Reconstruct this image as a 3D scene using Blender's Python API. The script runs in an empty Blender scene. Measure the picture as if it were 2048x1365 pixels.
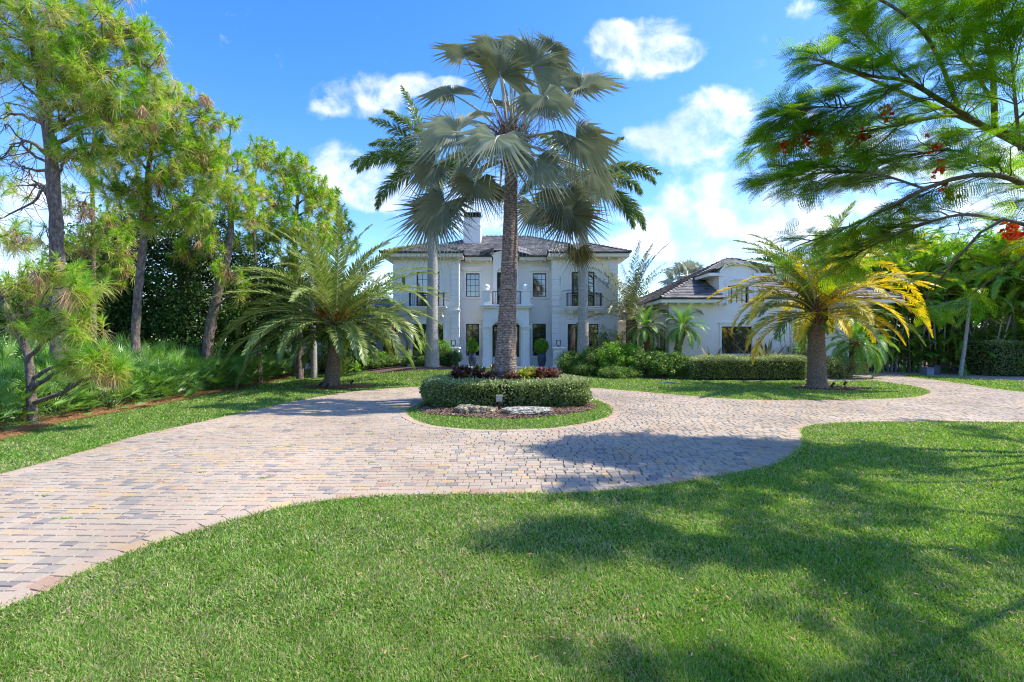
import bpy, math, random
import numpy as np
from mathutils import Vector
from mathutils.geometry import delaunay_2d_cdt
random.seed(7)
RNG = np.random.default_rng(11)
PI = math.pi
SC = bpy.context.scene
COL = SC.collection
F = 967.0          # focal length in photo pixels (2048 wide)
EYE = 2.0
VH = 682.5
def R(d): return math.radians(d)
def A(*x): return np.array(x, dtype=np.float64)
def P(u, v, d):
    return A((u-1024)/F*d, d, EYE-(v-VH)/F*d)
def bump(x, y):
    x = np.asarray(x, float); y = np.asarray(y, float)
    r = np.sqrt(((x+5.5)/6.0)**2+((y-29.0)/6.0)**2)
    t = np.clip(1-r, 0, 1); b = 0.62*t*t*(3-2*t)
    r = np.sqrt(((x+0.1)/2.6)**2+((y-14.8)/3.3)**2)
    t = np.clip(1-r, 0, 1)
    return b+0.10*t
def G(u, v):
    d = 20.0
    for _ in range(30):
        x = (u-1024)/F*d
        z = float(bump(x, d))
        d = 0.5*d+0.5*(EYE-z)*F/max(v-VH, 20)
    return ((u-1024)/F*d, d)
def nrm(a):
    a = np.asarray(a, float)
    return a/np.maximum(np.linalg.norm(a, axis=-1, keepdims=True), 1e-9)

# ------------------------------------------------------------------ mesh accumulation
class Acc:
    def __init__(s): s.v = []; s.f = []; s.r = []; s.m = []; s.s = []; s.n = 0
    def add(s, v, f, rnd=0.5, mat=0, smooth=False):
        v = np.asarray(v, float).reshape(-1, 3); f = np.asarray(f, np.int64).reshape(-1, 3)
        if len(v) == 0: return
        s.v.append(v); s.f.append(f+s.n); s.n += len(v)
        s.r.append(np.broadcast_to(np.asarray(rnd, float), (len(v),)) if np.ndim(rnd) <= 1 else rnd)
        s.m.append(np.full(len(f), mat, np.int32)); s.s.append(np.full(len(f), smooth, bool))
    def build(s, name, mats, parent=None, loc=None):
        v = np.concatenate(s.v); f = np.concatenate(s.f); r = np.concatenate(s.r)
        if loc is not None: v = v-np.asarray(loc)
        me = bpy.data.meshes.new(name)
        me.vertices.add(len(v)); me.vertices.foreach_set('co', v.astype(np.float32).ravel())
        me.loops.add(len(f)*3); me.loops.foreach_set('vertex_index', f.astype(np.int32).ravel())
        me.polygons.add(len(f)); me.polygons.foreach_set('loop_start', np.arange(0, len(f)*3, 3, dtype=np.int32))
        me.polygons.foreach_set('loop_total', np.full(len(f), 3, np.int32))
        me.polygons.foreach_set('material_index', np.concatenate(s.m))
        me.polygons.foreach_set('use_smooth', np.concatenate(s.s))
        at = me.attributes.new('rnd', 'FLOAT', 'POINT'); at.data.foreach_set('value', r.astype(np.float32))
        me.update(calc_edges=True)
        if not isinstance(mats, (list, tuple)): mats = [mats]
        for m in mats: me.materials.append(m)
        o = bpy.data.objects.new(name, me); COL.objects.link(o)
        if loc is not None: o.location = tuple(loc)
        if parent is not None:
            o.parent = parent
            if loc is not None: o.location = (0, 0, 0)
        return o

def tag(o, label=None, cat=None, group=None, kind=None):
    if label: o['label'] = label
    if cat: o['category'] = cat
    if group: o['group'] = group
    if kind: o['kind'] = kind
    return o
def empty(name, loc, label, cat, group=None):
    o = bpy.data.objects.new(name, None); COL.objects.link(o); o.location = tuple(float(q) for q in loc)
    o.empty_display_size = .3
    return tag(o, label, cat, group)
def copy_tree(o, parent=None):
    c = o.copy(); COL.objects.link(c)
    if parent is not None: c.parent = parent
    for ch in o.children: copy_tree(ch, c)
    return c

# ------------------------------------------------------------------ shapes
def strips(base, d, side, L, W, droop=0.0, K=2, prof=(0.6, 1.0, .5)):
    base = np.asarray(base, float); N = len(base)
    d = nrm(d); L = np.broadcast_to(np.asarray(L, float), (N,)); W = np.broadcast_to(np.asarray(W, float), (N,))
    droop = np.broadcast_to(np.asarray(droop, float), (N,))
    side = side-d*np.sum(side*d, axis=1, keepdims=True); side = nrm(side)
    t = np.linspace(0, 1, K+1)
    c = base[:, None, :]+d[:, None, :]*(L[:, None]*t[None, :])[..., None]
    c[..., 2] -= (droop*L)[:, None]*t[None, :]**2
    nv = 2*K+1
    out = np.empty((N, nv, 3))
    for i in range(K):
        w = side*(W*prof[i]/2)[:, None]
        out[:, 2*i] = c[:, i]-w; out[:, 2*i+1] = c[:, i]+w
    out[:, 2*K] = c[:, K]
    fl = []
    for i in range(K-1): fl += [(2*i, 2*i+1, 2*i+3), (2*i, 2*i+3, 2*i+2)]
    fl.append((2*K-2, 2*K-1, 2*K))
    fl = np.array(fl)
    f = (np.arange(N)*nv)[:, None, None]+fl[None]
    return out.reshape(-1, 3), f.reshape(-1, 3), nv
def add_strips(acc, base, d, side, L, W, droop=0.0, K=2, prof=(0.6, 1.0, .5), rnd=None, mat=0):
    v, f, nv = strips(base, d, side, L, W, droop, K, prof)
    if rnd is None: rnd = RNG.random(len(base))
    acc.add(v, f, np.repeat(np.broadcast_to(rnd, (len(base),)), nv), mat)
def rdir(n, rng=None):
    rng = rng or RNG
    return nrm(rng.normal(size=(n, 3)))
def tube(acc, pts, rad, ns=8, mat=0, rnd=0.5, disp=None, cap=True, smooth=True):
    pts = np.asarray(pts, float); n = len(pts); rad = np.broadcast_to(np.asarray(rad, float), (n,))
    T = nrm(np.gradient(pts, axis=0))
    ref = A(1, 0, 0) if abs(T[:, 0]).max() < .9 else A(0, 1, 0)
    if abs(T[:, 0]).max() >= .9 and abs(T[:, 1]).max() >= .9: ref = A(0, 0, 1) if abs(T[:, 2]).max() < .95 else A(.3, .5, .8)
    a = nrm(ref-T*np.sum(T*ref, axis=1, keepdims=True)); b = np.cross(T, a)
    th = np.linspace(0, 2*PI, ns, endpoint=False)
    rr = np.repeat(rad[:, None], ns, 1)
    if disp is not None: rr = rr+disp(th[None, :], np.arange(n)[:, None]/(n-1.0), rr)
    v = pts[:, None, :]+rr[..., None]*(np.cos(th)[None, :, None]*a[:, None, :]+np.sin(th)[None, :, None]*b[:, None, :])
    v = v.reshape(-1, 3)
    i = np.arange(n-1)[:, None]*ns; j = np.arange(ns)[None, :]; k = (j+1) % ns
    q0 = i+j; q1 = i+k; q2 = i+ns+k; q3 = i+ns+j
    f = np.concatenate([np.stack([q0, q1, q2], -1).reshape(-1, 3), np.stack([q0, q2, q3], -1).reshape(-1, 3)])
    if cap:
        v = np.concatenate([v, pts[-1:]]); c = len(v)-1; b0 = (n-1)*ns
        jj = np.arange(ns)
        f = np.concatenate([f, np.stack([b0+jj, b0+(jj+1) % ns, np.full(ns, c)], -1)])
    acc.add(v, f, rnd, mat, smooth)
def twigs(acc, p0, p1, r0, r1, mat=0, sag=0.12, rnd=.5, seg=3):
    """many thin three sided branches at once, curved upward at the tip"""
    p0 = np.asarray(p0, float); p1 = np.asarray(p1, float); N = len(p0)
    L = np.linalg.norm(p1-p0, axis=1)
    T = nrm(p1-p0); a = nrm(np.cross(T, A(.31, .2, .93)[None])); b = np.cross(T, a)
    t = np.linspace(0, 1, seg+1)
    c = p0[:, None]+(p1-p0)[:, None]*t[None, :, None]
    c[..., 2] -= (L*sag)[:, None]*np.sin(PI*t)[None]
    out = np.empty((N, seg+1, 3, 3))
    for i in range(seg+1):
        r = r0+(r1-r0)*t[i]
        for k in range(3):
            an = k*2*PI/3
            out[:, i, k] = c[:, i]+r*(math.cos(an)*a+math.sin(an)*b)
    fl = []
    for i in range(seg):
        for k in range(3):
            q = (i*3+k, i*3+(k+1) % 3, (i+1)*3+(k+1) % 3, (i+1)*3+k)
            fl += [(q[0], q[1], q[2]), (q[0], q[2], q[3])]
    f = (np.arange(N)*(seg+1)*3)[:, None, None]+np.array(fl)[None]
    acc.add(out.reshape(-1, 3), f.reshape(-1, 3), rnd, mat, True)
def wiggle(p0, p1, n=8, amp=.1, lift=0.0, seed=0):
    rg = np.random.default_rng(seed)
    p0 = np.asarray(p0, float); p1 = np.asarray(p1, float); t = np.linspace(0, 1, n)
    L = np.linalg.norm(p1-p0)
    off = np.cumsum(rg.normal(size=(n, 3)), axis=0); off -= off[0]+(off[-1]-off[0])*t[:, None]
    pts = p0+(p1-p0)*t[:, None]+off*amp*L/n
    pts[:, 2] += lift*L*np.sin(PI*t)
    return pts
def polyline(pts, n):
    """Catmull-Rom resample"""
    pts = np.asarray(pts, float); m = len(pts)
    q = np.vstack([2*pts[0]-pts[1], pts, 2*pts[-1]-pts[-2]])
    seg = np.linalg.norm(np.diff(pts, axis=0), axis=1); cum = np.concatenate([[0], np.cumsum(seg)])
    out = []
    for s in np.linspace(0, cum[-1], n):
        i = min(int(np.searchsorted(cum, s, side='right'))-1, m-2); t = (s-cum[i])/max(seg[i], 1e-9)
        a, b, c, d = q[i], q[i+1], q[i+2], q[i+3]
        out.append(.5*((2*b)+(-a+c)*t+(2*a-5*b+4*c-d)*t*t+(-a+3*b-3*c+d)*t**3))
    return np.array(out)

class MB:
    """hard surface builder with quads"""
    def __init__(s): s.v = []; s.f = []; s.sm = []
    def face(s, *pts, smooth=False):
        b = len(s.v); s.v += [tuple(float(c) for c in p) for p in pts]; s.f.append(tuple(range(b, b+len(pts)))); s.sm.append(smooth); return s
    def box(s, x0, x1, y0, y1, z0, z1):
        if x0 > x1: x0, x1 = x1, x0
        b = len(s.v)
        s.v += [(x0, y0, z0), (x1, y0, z0), (x1, y1, z0), (x0, y1, z0), (x0, y0, z1), (x1, y0, z1), (x1, y1, z1), (x0, y1, z1)]
        for q in ((0, 3, 2, 1), (4, 5, 6, 7), (0, 1, 5, 4), (1, 2, 6, 5), (2, 3, 7, 6), (3, 0, 4, 7)):
            s.f.append(tuple(b+i for i in q)); s.sm.append(False)
        return s
    def lathe(s, cx, cy, prof, n=20, smooth=True):
        b = len(s.v)
        for (r, z) in prof:
            for k in range(n):
                a = 2*PI*k/n; s.v.append((cx+r*math.cos(a), cy+r*math.sin(a), z))
        for i in range(len(prof)-1):
            for k in range(n):
                s.f.append((b+i*n+k, b+i*n+(k+1) % n, b+(i+1)*n+(k+1) % n, b+(i+1)*n+k)); s.sm.append(smooth)
        s.f.append(tuple(b+(len(prof)-1)*n+k for k in range(n))); s.sm.append(False)
        s.f.append(tuple(b+n-1-k for k in range(n))); s.sm.append(False)
        return s
    def bar(s, p, q, r, n=6):
        p = Vector(p); q = Vector(q); d = (q-p).normalized(); a = d.orthogonal().normalized(); c = d.cross(a); b = len(s.v)
        for e in (p, q):
            for k in range(n):
                t = 2*PI*k/n; w = e+a*math.cos(t)*r+c*math.sin(t)*r; s.v.append(tuple(w))
        for k in range(n): s.f.append((b+k, b+(k+1) % n, b+n+(k+1) % n, b+n+k)); s.sm.append(True)
        s.f.append(tuple(b+n-1-k for k in range(n))); s.f.append(tuple(b+n+k for k in range(n))); s.sm += [False, False]
        return s
    def prism(s, prof, x0, x1):
        """profile of (y, z) points extruded along x"""
        n = len(prof); b = len(s.v)
        for x in (x0, x1): s.v += [(x, y, z) for (y, z) in prof]
        for k in range(n): s.f.append((b+k, b+(k+1) % n, b+n+(k+1) % n, b+n+k)); s.sm.append(False)
        s.f.append(tuple(b+n-1-k for k in range(n))); s.f.append(tuple(b+n+k for k in range(n))); s.sm += [False, False]
        return s
    def build(s, name, mat, parent=None, bevel=0.0, loc=None):
        me = bpy.data.meshes.new(name)
        v = s.v if loc is None else [(p[0]-loc[0], p[1]-loc[1], p[2]-loc[2]) for p in s.v]
        me.from_pydata(v, [], s.f); me.update()
        me.polygons.foreach_set('use_smooth', s.sm)
        for m in (mat if isinstance(mat, (list, tuple)) else [mat]): me.materials.append(m)
        o = bpy.data.objects.new(name, me); COL.objects.link(o)
        if parent is not None: o.parent = parent
        if loc is not None and parent is None: o.location = loc
        if bevel:
            bm = o.modifiers.new('bevel', 'BEVEL'); bm.width = bevel; bm.segments = 2; bm.limit_method = 'ANGLE'
        return o

# ------------------------------------------------------------------ materials
def newmat(name):
    m = bpy.data.materials.new(name); m.use_nodes = True
    nt = m.node_tree; nt.nodes.clear()
    out = nt.nodes.new('ShaderNodeOutputMaterial')
    return m, nt, out
def nd(nt, t, **kw):
    n = nt.nodes.new(t)
    for k, v in kw.items():
        if k in n.inputs.keys() if isinstance(k, str) else False: n.inputs[k].default_value = v
        else: setattr(n, k, v)
    return n
def ramp(nt, stops, interp='LINEAR'):
    n = nt.nodes.new('ShaderNodeValToRGB'); cr = n.color_ramp; cr.interpolation = interp
    while len(cr.elements) < len(stops): cr.elements.new(.5)
    for e, (p, c) in zip(cr.elements, stops):
        e.position = p; e.color = (c[0], c[1], c[2], 1)
    return n
def math_n(nt, op, a=None, b=None, c=None, clamp=False):
    n = nt.nodes.new('ShaderNodeMath'); n.operation = op; n.use_clamp = clamp
    for i, q in enumerate((a, b, c)):
        if q is None: continue
        if isinstance(q, (int, float)): n.inputs[i].default_value = q
        else: nt.links.new(q, n.inputs[i])
    return n.outputs[0]
def leafmat(name, stops, trans=.35, rough=.5, spec=.35, patch=.25, pscale=1.2, tsat=1.0):
    """foliage: colour by a random value per leaf plus broad patches of variation"""
    m, nt, out = newmat(name); L = nt.links.new
    at = nd(nt, 'ShaderNodeAttribute', attribute_name='rnd')
    tc = nt.nodes.new('ShaderNodeTexCoord')
    nz = nd(nt, 'ShaderNodeTexNoise', Scale=pscale, Detail=3.0); L(tc.outputs['Object'], nz.inputs['Vector'])
    s = math_n(nt, 'MULTIPLY_ADD', nz.outputs['Fac'], patch*2, -patch)
    v = math_n(nt, 'ADD', at.outputs['Fac'], s, clamp=True)
    cr = ramp(nt, stops); L(v, cr.inputs['Fac'])
    bs = nd(nt, 'ShaderNodeBsdfPrincipled', Roughness=rough); bs.inputs['Specular IOR Level'].default_value = spec
    L(cr.outputs['Color'], bs.inputs['Base Color'])
    tr = nt.nodes.new('ShaderNodeBsdfTranslucent')
    hs = nd(nt, 'ShaderNodeHueSaturation', Hue=.49, Saturation=1.1*tsat, Value=1.5); L(cr.outputs['Color'], hs.inputs['Color']); L(hs.outputs[0], tr.inputs['Color'])
    mx = nt.nodes.new('ShaderNodeMixShader'); mx.inputs[0].default_value = trans
    L(bs.outputs[0], mx.inputs[1]); L(tr.outputs[0], mx.inputs[2]); L(mx.outputs[0], out.inputs['Surface'])
    return m
def surfmat(name, stops, scale=4, detail=6, rough=.85, bumps=.3, bscale=None, spec=.3, stretch=(1, 1, 1), dist=.05, second=None):
    m, nt, out = newmat(name); L = nt.links.new
    tc = nt.nodes.new('ShaderNodeTexCoord'); mp = nt.nodes.new('ShaderNodeMapping'); mp.inputs['Scale'].default_value = stretch
    L(tc.outputs['Object'], mp.inputs['Vector'])
    nz = nd(nt, 'ShaderNodeTexNoise', Scale=scale, Detail=detail, Roughness=.62); L(mp.outputs[0], nz.inputs['Vector'])
    fac = nz.outputs['Fac']
    if second:
        n3 = nd(nt, 'ShaderNodeTexNoise', Scale=second[0], Detail=4.0); L(mp.outputs[0], n3.inputs['Vector'])
        fac = math_n(nt, 'MULTIPLY_ADD', math_n(nt, 'SUBTRACT', n3.outputs['Fac'], .5), second[1], fac)
    cr = ramp(nt, stops); L(fac, cr.inputs['Fac'])
    bs = nd(nt, 'ShaderNodeBsdfPrincipled', Roughness=rough); bs.inputs['Specular IOR Level'].default_value = spec
    L(cr.outputs[0], bs.inputs['Base Color'])
    if bumps:
        n2 = nd(nt, 'ShaderNodeTexNoise', Scale=bscale or scale*3, Detail=6.0); L(mp.outputs[0], n2.inputs['Vector'])
        bp = nd(nt, 'ShaderNodeBump', Strength=bumps, Distance=dist); L(n2.outputs['Fac'], bp.inputs['Height']); L(bp.outputs[0], bs.inputs['Normal'])
    L(bs.outputs[0], out.inputs['Surface'])
    return m
def plain(name, col, rough=.5, metal=0.0, spec=.5, nscale=0, namp=.1):
    m, nt, out = newmat(name)
    bs = nd(nt, 'ShaderNodeBsdfPrincipled', Roughness=rough, Metallic=metal); bs.inputs['Base Color'].default_value = (*col, 1)
    bs.inputs['Specular IOR Level'].default_value = spec
    if nscale:
        tc = nt.nodes.new('ShaderNodeTexCoord'); nz = nd(nt, 'ShaderNodeTexNoise', Scale=nscale, Detail=6.0); nt.links.new(tc.outputs['Object'], nz.inputs['Vector'])
        cr = ramp(nt, [(.3, [c*(1-namp) for c in col]), (.7, [min(1, c*(1+namp)) for c in col])]); nt.links.new(nz.outputs['Fac'], cr.inputs[0]); nt.links.new(cr.outputs[0], bs.inputs['Base Color'])
    nt.links.new(bs.outputs[0], out.inputs['Surface'])
    return m
def barkmat(name, c0, c1, c2, ring=18., ringamt=.5, nscale=9, bumps=.6, bd=.03, vs=.35):
    """bark: rings across the stem broken by noise"""
    m, nt, out = newmat(name); L = nt.links.new
    tc = nt.nodes.new('ShaderNodeTexCoord'); mp = nt.nodes.new('ShaderNodeMapping'); mp.inputs['Scale'].default_value = (1, 1, vs)
    L(tc.outputs['Object'], mp.inputs[0])
    nz = nd(nt, 'ShaderNodeTexNoise', Scale=nscale, Detail=8.0, Roughness=.7); L(mp.outputs[0], nz.inputs['Vector'])
    wv = nd(nt, 'ShaderNodeTexWave', Scale=ring/6.28, Distortion=5.0, Detail=3.0); wv.bands_direction = 'Z'; wv.inputs['Detail Scale'].default_value = 2.5
    L(tc.outputs['Object'], wv.inputs['Vector'])
    v = math_n(nt, 'MULTIPLY_ADD', math_n(nt, 'SUBTRACT', wv.outputs['Fac'], .5), ringamt, nz.outputs['Fac'])
    cr = ramp(nt, [(.25, c0), (.5, c1), (.72, c2)]); L(v, cr.inputs[0])
    bs = nd(nt, 'ShaderNodeBsdfPrincipled', Roughness=.9); bs.inputs['Specular IOR Level'].default_value = .15
    L(cr.outputs[0], bs.inputs['Base Color'])
    bp = nd(nt, 'ShaderNodeBump', Strength=bumps, Distance=bd); L(v, bp.inputs['Height']); L(bp.outputs[0], bs.inputs['Normal'])
    L(bs.outputs[0], out.inputs['Surface'])
    return m
M = {}
M['grass'] = leafmat('grass_blade', [(0, (.56, .47, .28)), (.16, (.44, .43, .17)), (.36, (.25, .41, .065)), (.7, (.125, .285, .03)), (1, (.32, .48, .10))], trans=.40, rough=.45, spec=.3, patch=.27, pscale=1.1)
M['soil'] = surfmat('lawn_soil', [(.3, (.035, .05, .015)), (.7, (.06, .10, .02))], scale=6, bumps=.5)
M['ground'] = surfmat('ground_soil', [(.3, (.035, .035, .018)), (.7, (.09, .075, .04))], scale=1.5, bumps=.5)
M['mulch'] = surfmat('mulch', [(.3, (.05, .030, .02)), (.5, (.14, .085, .055)), (.72, (.30, .2, .14))], scale=38, rough=.95, bumps=1.0, bscale=60)
M['straw_soil'] = surfmat('straw_soil', [(.3, (.10, .045, .02)), (.7, (.34, .17, .08))], scale=22, rough=.95, bumps=1.0, bscale=40)
M['straw'] = leafmat('straw', [(0, (.20, .09, .04)), (.5, (.42, .21, .09)), (1, (.58, .36, .18))], trans=.1)
M['pine'] = leafmat('pine_needle', [(0, (.44, .31, .17)), (.16, (.60, .50, .24)), (.34, (.60, .58, .15)), (.58, (.36, .54, .06)), (1, (.11, .32, .035))], trans=.48, rough=.4, patch=.10, pscale=.8)
M['pine_dead'] = leafmat('pine_dead', [(0, (.30, .15, .08)), (1, (.52, .34, .19))], trans=.2)
M['pine_bark'] = barkmat('pine_bark', (.06, .045, .035), (.20, .15, .12), (.46, .39, .34), ring=60, ringamt=.06, nscale=14, bumps=1.0, bd=.05, vs=.4)
M['twig'] = surfmat('twig', [(.3, (.09, .065, .05)), (.7, (.26, .2, .165))], scale=10, bumps=0)
M['oak'] = leafmat('dark_leaf', [(0, (.02, .06, .01)), (.6, (.055, .13, .02)), (1, (.16, .25, .07))], trans=.25, rough=.5, spec=.35, patch=.2)
M['shrub'] = leafmat('shrub_leaf', [(0, (.035, .10, .015)), (.5, (.13, .25, .03)), (1, (.38, .50, .12))], trans=.3, rough=.4, spec=.45, patch=.2)
M['shrub_bright'] = leafmat('bright_leaf', [(0, (.06, .18, .015)), (.5, (.17, .38, .03)), (1, (.38, .54, .09))], trans=.35, rough=.4, spec=.4, patch=.2)
M['shrub_light'] = leafmat('light_leaf', [(0, (.10, .17, .04)), (.5, (.22, .30, .08)), (1, (.42, .46, .18))], trans=.35, rough=.45, patch=.2)
M['hedge'] = leafmat('hedge_leaf', [(0, (.07, .12, .03)), (.4, (.17, .25, .06)), (.75, (.32, .38, .13)), (1, (.55, .56, .30))], trans=.25, rough=.4, spec=.45, patch=.18, pscale=2)
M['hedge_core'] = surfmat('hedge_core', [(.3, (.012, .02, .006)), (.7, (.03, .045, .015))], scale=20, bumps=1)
M['palmetto'] = leafmat('palmetto_leaf', [(0, (.08, .18, .03)), (.45, (.17, .36, .05)), (1, (.46, .62, .20))], trans=.3, rough=.35, spec=.5, patch=.15)
M['bismarck'] = leafmat('silver_leaf', [(0, (.22, .21, .08)), (.3, (.32, .34, .21)), (.7, (.42, .46, .34)), (1, (.58, .61, .52))], trans=.26, rough=.32, spec=.8, patch=.2, tsat=.9)
M['bismarck_old'] = leafmat('silver_old_leaf', [(0, (.20, .17, .06)), (1, (.36, .33, .12))], trans=.3, rough=.5)
M['petiole'] = surfmat('petiole', [(.3, (.30, .30, .18)), (.7, (.46, .45, .32))], scale=8, bumps=.1, rough=.5)
M['royal'] = leafmat('royal_leaf', [(0, (.06, .10, .02)), (.5, (.14, .22, .045)), (1, (.36, .42, .14))], trans=.25, rough=.4, spec=.5, patch=.15)
M['date'] = leafmat('date_leaf', [(0, (.08, .13, .025)), (.5, (.18, .26, .055)), (1, (.40, .46, .16))], trans=.25, rough=.42, spec=.5, patch=.15)
M['date_yellow'] = leafmat('yellow_leaf', [(0, (.30, .28, .03)), (.4, (.62, .50, .03)), (1, (.85, .68, .06))], trans=.3, rough=.45, patch=.2)
M['rachis'] = plain('rachis', (.42, .43, .15), .5)
M['rachis_pale'] = plain('rachis_pale', (.42, .42, .25), .5)
M['pygmy'] = leafmat('pygmy_leaf', [(0, (.07, .2, .02)), (.5, (.14, .33, .04)), (1, (.30, .48, .10))], trans=.35, rough=.4, spec=.45, patch=.12)
M['areca'] = leafmat('areca_leaf', [(0, (.06, .15, .015)), (.5, (.17, .36, .03)), (.85, (.36, .52, .06)), (1, (.70, .52, .06))], trans=.35, rough=.4, spec=.4, patch=.22, pscale=.5)
M['majesty'] = leafmat('majesty_leaf', [(0, (.08, .09, .035)), (.6, (.15, .17, .07)), (1, (.30, .29, .14))], trans=.3, rough=.45)
M['poinciana'] = leafmat('poinciana_leaf', [(0, (.07, .19, .012)), (.45, (.16, .36, .025)), (.75, (.32, .48, .04)), (1, (.58, .52, .07))], trans=.55, rough=.4, spec=.35, patch=.22, pscale=.6)
M['poinciana_bark'] = surfmat('poinciana_bark', [(.3, (.10, .07, .05)), (.7, (.30, .21, .15))], scale=12, bumps=.4)
M['red'] = leafmat('red_petal', [(0, (.70, .05, .015)), (1, (.95, .24, .05))], trans=.3)
M['orange_fruit'] = leafmat('orange_stalk', [(0, (.5, .20, .03)), (1, (.65, .36, .06))], trans=.2)
M['bismarck_bark'] = barkmat('bismarck_bark', (.06, .04, .03), (.26, .19, .145), (.62, .52, .43), ring=26, ringamt=.13, nscale=13, bumps=1.0, bd=.06, vs=1.0)
M['date_bark'] = barkmat('date_bark', (.07, .045, .03), (.24, .165, .11), (.46, .36, .27), ring=70, ringamt=.4, nscale=16, bumps=.8, bd=.03, vs=.9)
M['royal_bark'] = barkmat('royal_bark', (.22, .19, .15), (.40, .365, .31), (.56, .53, .47), ring=26, ringamt=.16, nscale=14, bumps=.35, bd=.02, vs=.5)
M['crownshaft'] = plain('crownshaft', (.10, .20, .04), .35, nscale=6, namp=.3)
M['fibre'] = barkmat('fibre', (.06, .03, .02), (.22, .12, .06), (.45, .28, .14), ring=30, ringamt=.3, nscale=14)
M['cordy_red'] = leafmat('red_foliage', [(0, (.05, .02, .02)), (.4, (.15, .05, .04)), (.7, (.26, .12, .06)), (1, (.20, .26, .05))], trans=.25, rough=.35, spec=.5, patch=.2, pscale=2)
M['cordy_green'] = leafmat('croton_foliage', [(0, (.10, .05, .02)), (.35, (.07, .18, .02)), (.7, (.20, .30, .03)), (1, (.55, .42, .04))], trans=.3, rough=.35, spec=.5, patch=.2, pscale=2)
M['brom'] = leafmat('bromeliad_leaf', [(0, (.06, .03, .03)), (.5, (.17, .18, .05)), (1, (.38, .38, .2))], trans=.25, rough=.35, spec=.5)
M['rock'] = surfmat('limestone', [(.36, (.10, .08, .055)), (.44, (.34, .30, .22)), (.6, (.66, .63, .56))], scale=9, rough=.9, bumps=1.0, bscale=22, dist=.12, second=(26, .35))
M['rock_tan'] = surfmat('tan_limestone', [(.36, (.09, .07, .04)), (.45, (.34, .27, .16)), (.62, (.60, .53, .38))], scale=8, rough=.9, bumps=1.0, bscale=20, dist=.14, second=(22, .4))
# stucco, roof and fittings
M['stucco'] = surfmat('stucco', [(.3, (.84, .80, .72)), (.7, (.90, .865, .79))], scale=.9, rough=.85, bumps=0, bscale=60, dist=.01, second=(14, .25))
M['trim'] = surfmat('trim', [(.3, (.88, .845, .775)), (.7, (.92, .89, .83))], scale=2, rough=.75, bumps=0, bscale=50, dist=.01)
M['cream'] = surfmat('cream_trim', [(.3, (.80, .74, .62)), (.7, (.88, .82, .70))], scale=2, rough=.75, bumps=0, bscale=50, dist=.01)
M['frame'] = plain('bronze_frame', (.022, .02, .02), .35, spec=.5)
M['iron'] = plain('black_iron', (.018, .018, .02), .4)
M['pot'] = plain('blue_pot', (.035, .05, .085), .35, spec=.5, nscale=5, namp=.3)
M['white'] = plain('white_stone', (.85, .85, .83), .7)
M['bin'] = plain('grey_bin', (.16, .20, .25), .5, nscale=4, namp=.15)
M['bin_dark'] = plain('dark_bin', (.05, .06, .075), .5, nscale=4, namp=.15)
M['steel'] = plain('aged_steel', (.42, .42, .40), .4, .6, nscale=20, namp=.2)
M['dark'] = plain('dark_metal', (.02, .02, .02), .5)
M['lampglass'] = plain('lamp_glass', (.75, .75, .7), .2)
def glassmat(name, col, rough=.04):
    m, nt, out = newmat(name); L = nt.links.new
    bs = nd(nt, 'ShaderNodeBsdfPrincipled', Roughness=rough); bs.inputs['Base Color'].default_value = (*col, 1)
    bs.inputs['IOR'].default_value = 2.1; bs.inputs['Specular IOR Level'].default_value = .8
    tc = nt.nodes.new('ShaderNodeTexCoord'); nz = nd(nt, 'ShaderNodeTexNoise', Scale=.9, Detail=2.0); L(tc.outputs['Object'], nz.inputs['Vector'])
    bp = nd(nt, 'ShaderNodeBump', Strength=.05, Distance=.1); L(nz.outputs['Fac'], bp.inputs['Height']); L(bp.outputs[0], bs.inputs['Normal'])
    L(bs.outputs[0], out.inputs['Surface']); return m
M['glass'] = glassmat('window_glass', (.012, .016, .02))
def roofmat():
    m, nt, out = newmat('roof_tile'); L = nt.links.new
    tc = nt.nodes.new('ShaderNodeTexCoord')
    at = nd(nt, 'ShaderNodeAttribute', attribute_name='rnd')
    nz = nd(nt, 'ShaderNodeTexNoise', Scale=1.3, Detail=7.0, Roughness=.7); L(tc.outputs['Object'], nz.inputs['Vector'])
    v = math_n(nt, 'MULTIPLY_ADD', at.outputs['Fac'], .35, math_n(nt, 'MULTIPLY', nz.outputs['Fac'], .9))
    cr = ramp(nt, [(.3, (.055, .05, .048)), (.55, (.125, .115, .11)), (.8, (.23, .215, .205))]); L(v, cr.inputs[0])
    bs = nd(nt, 'ShaderNodeBsdfPrincipled', Roughness=.75); L(cr.outputs[0], bs.inputs['Base Color']); L(bs.outputs[0], out.inputs['Surface'])
    return m
M['roof'] = roofmat()
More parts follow.
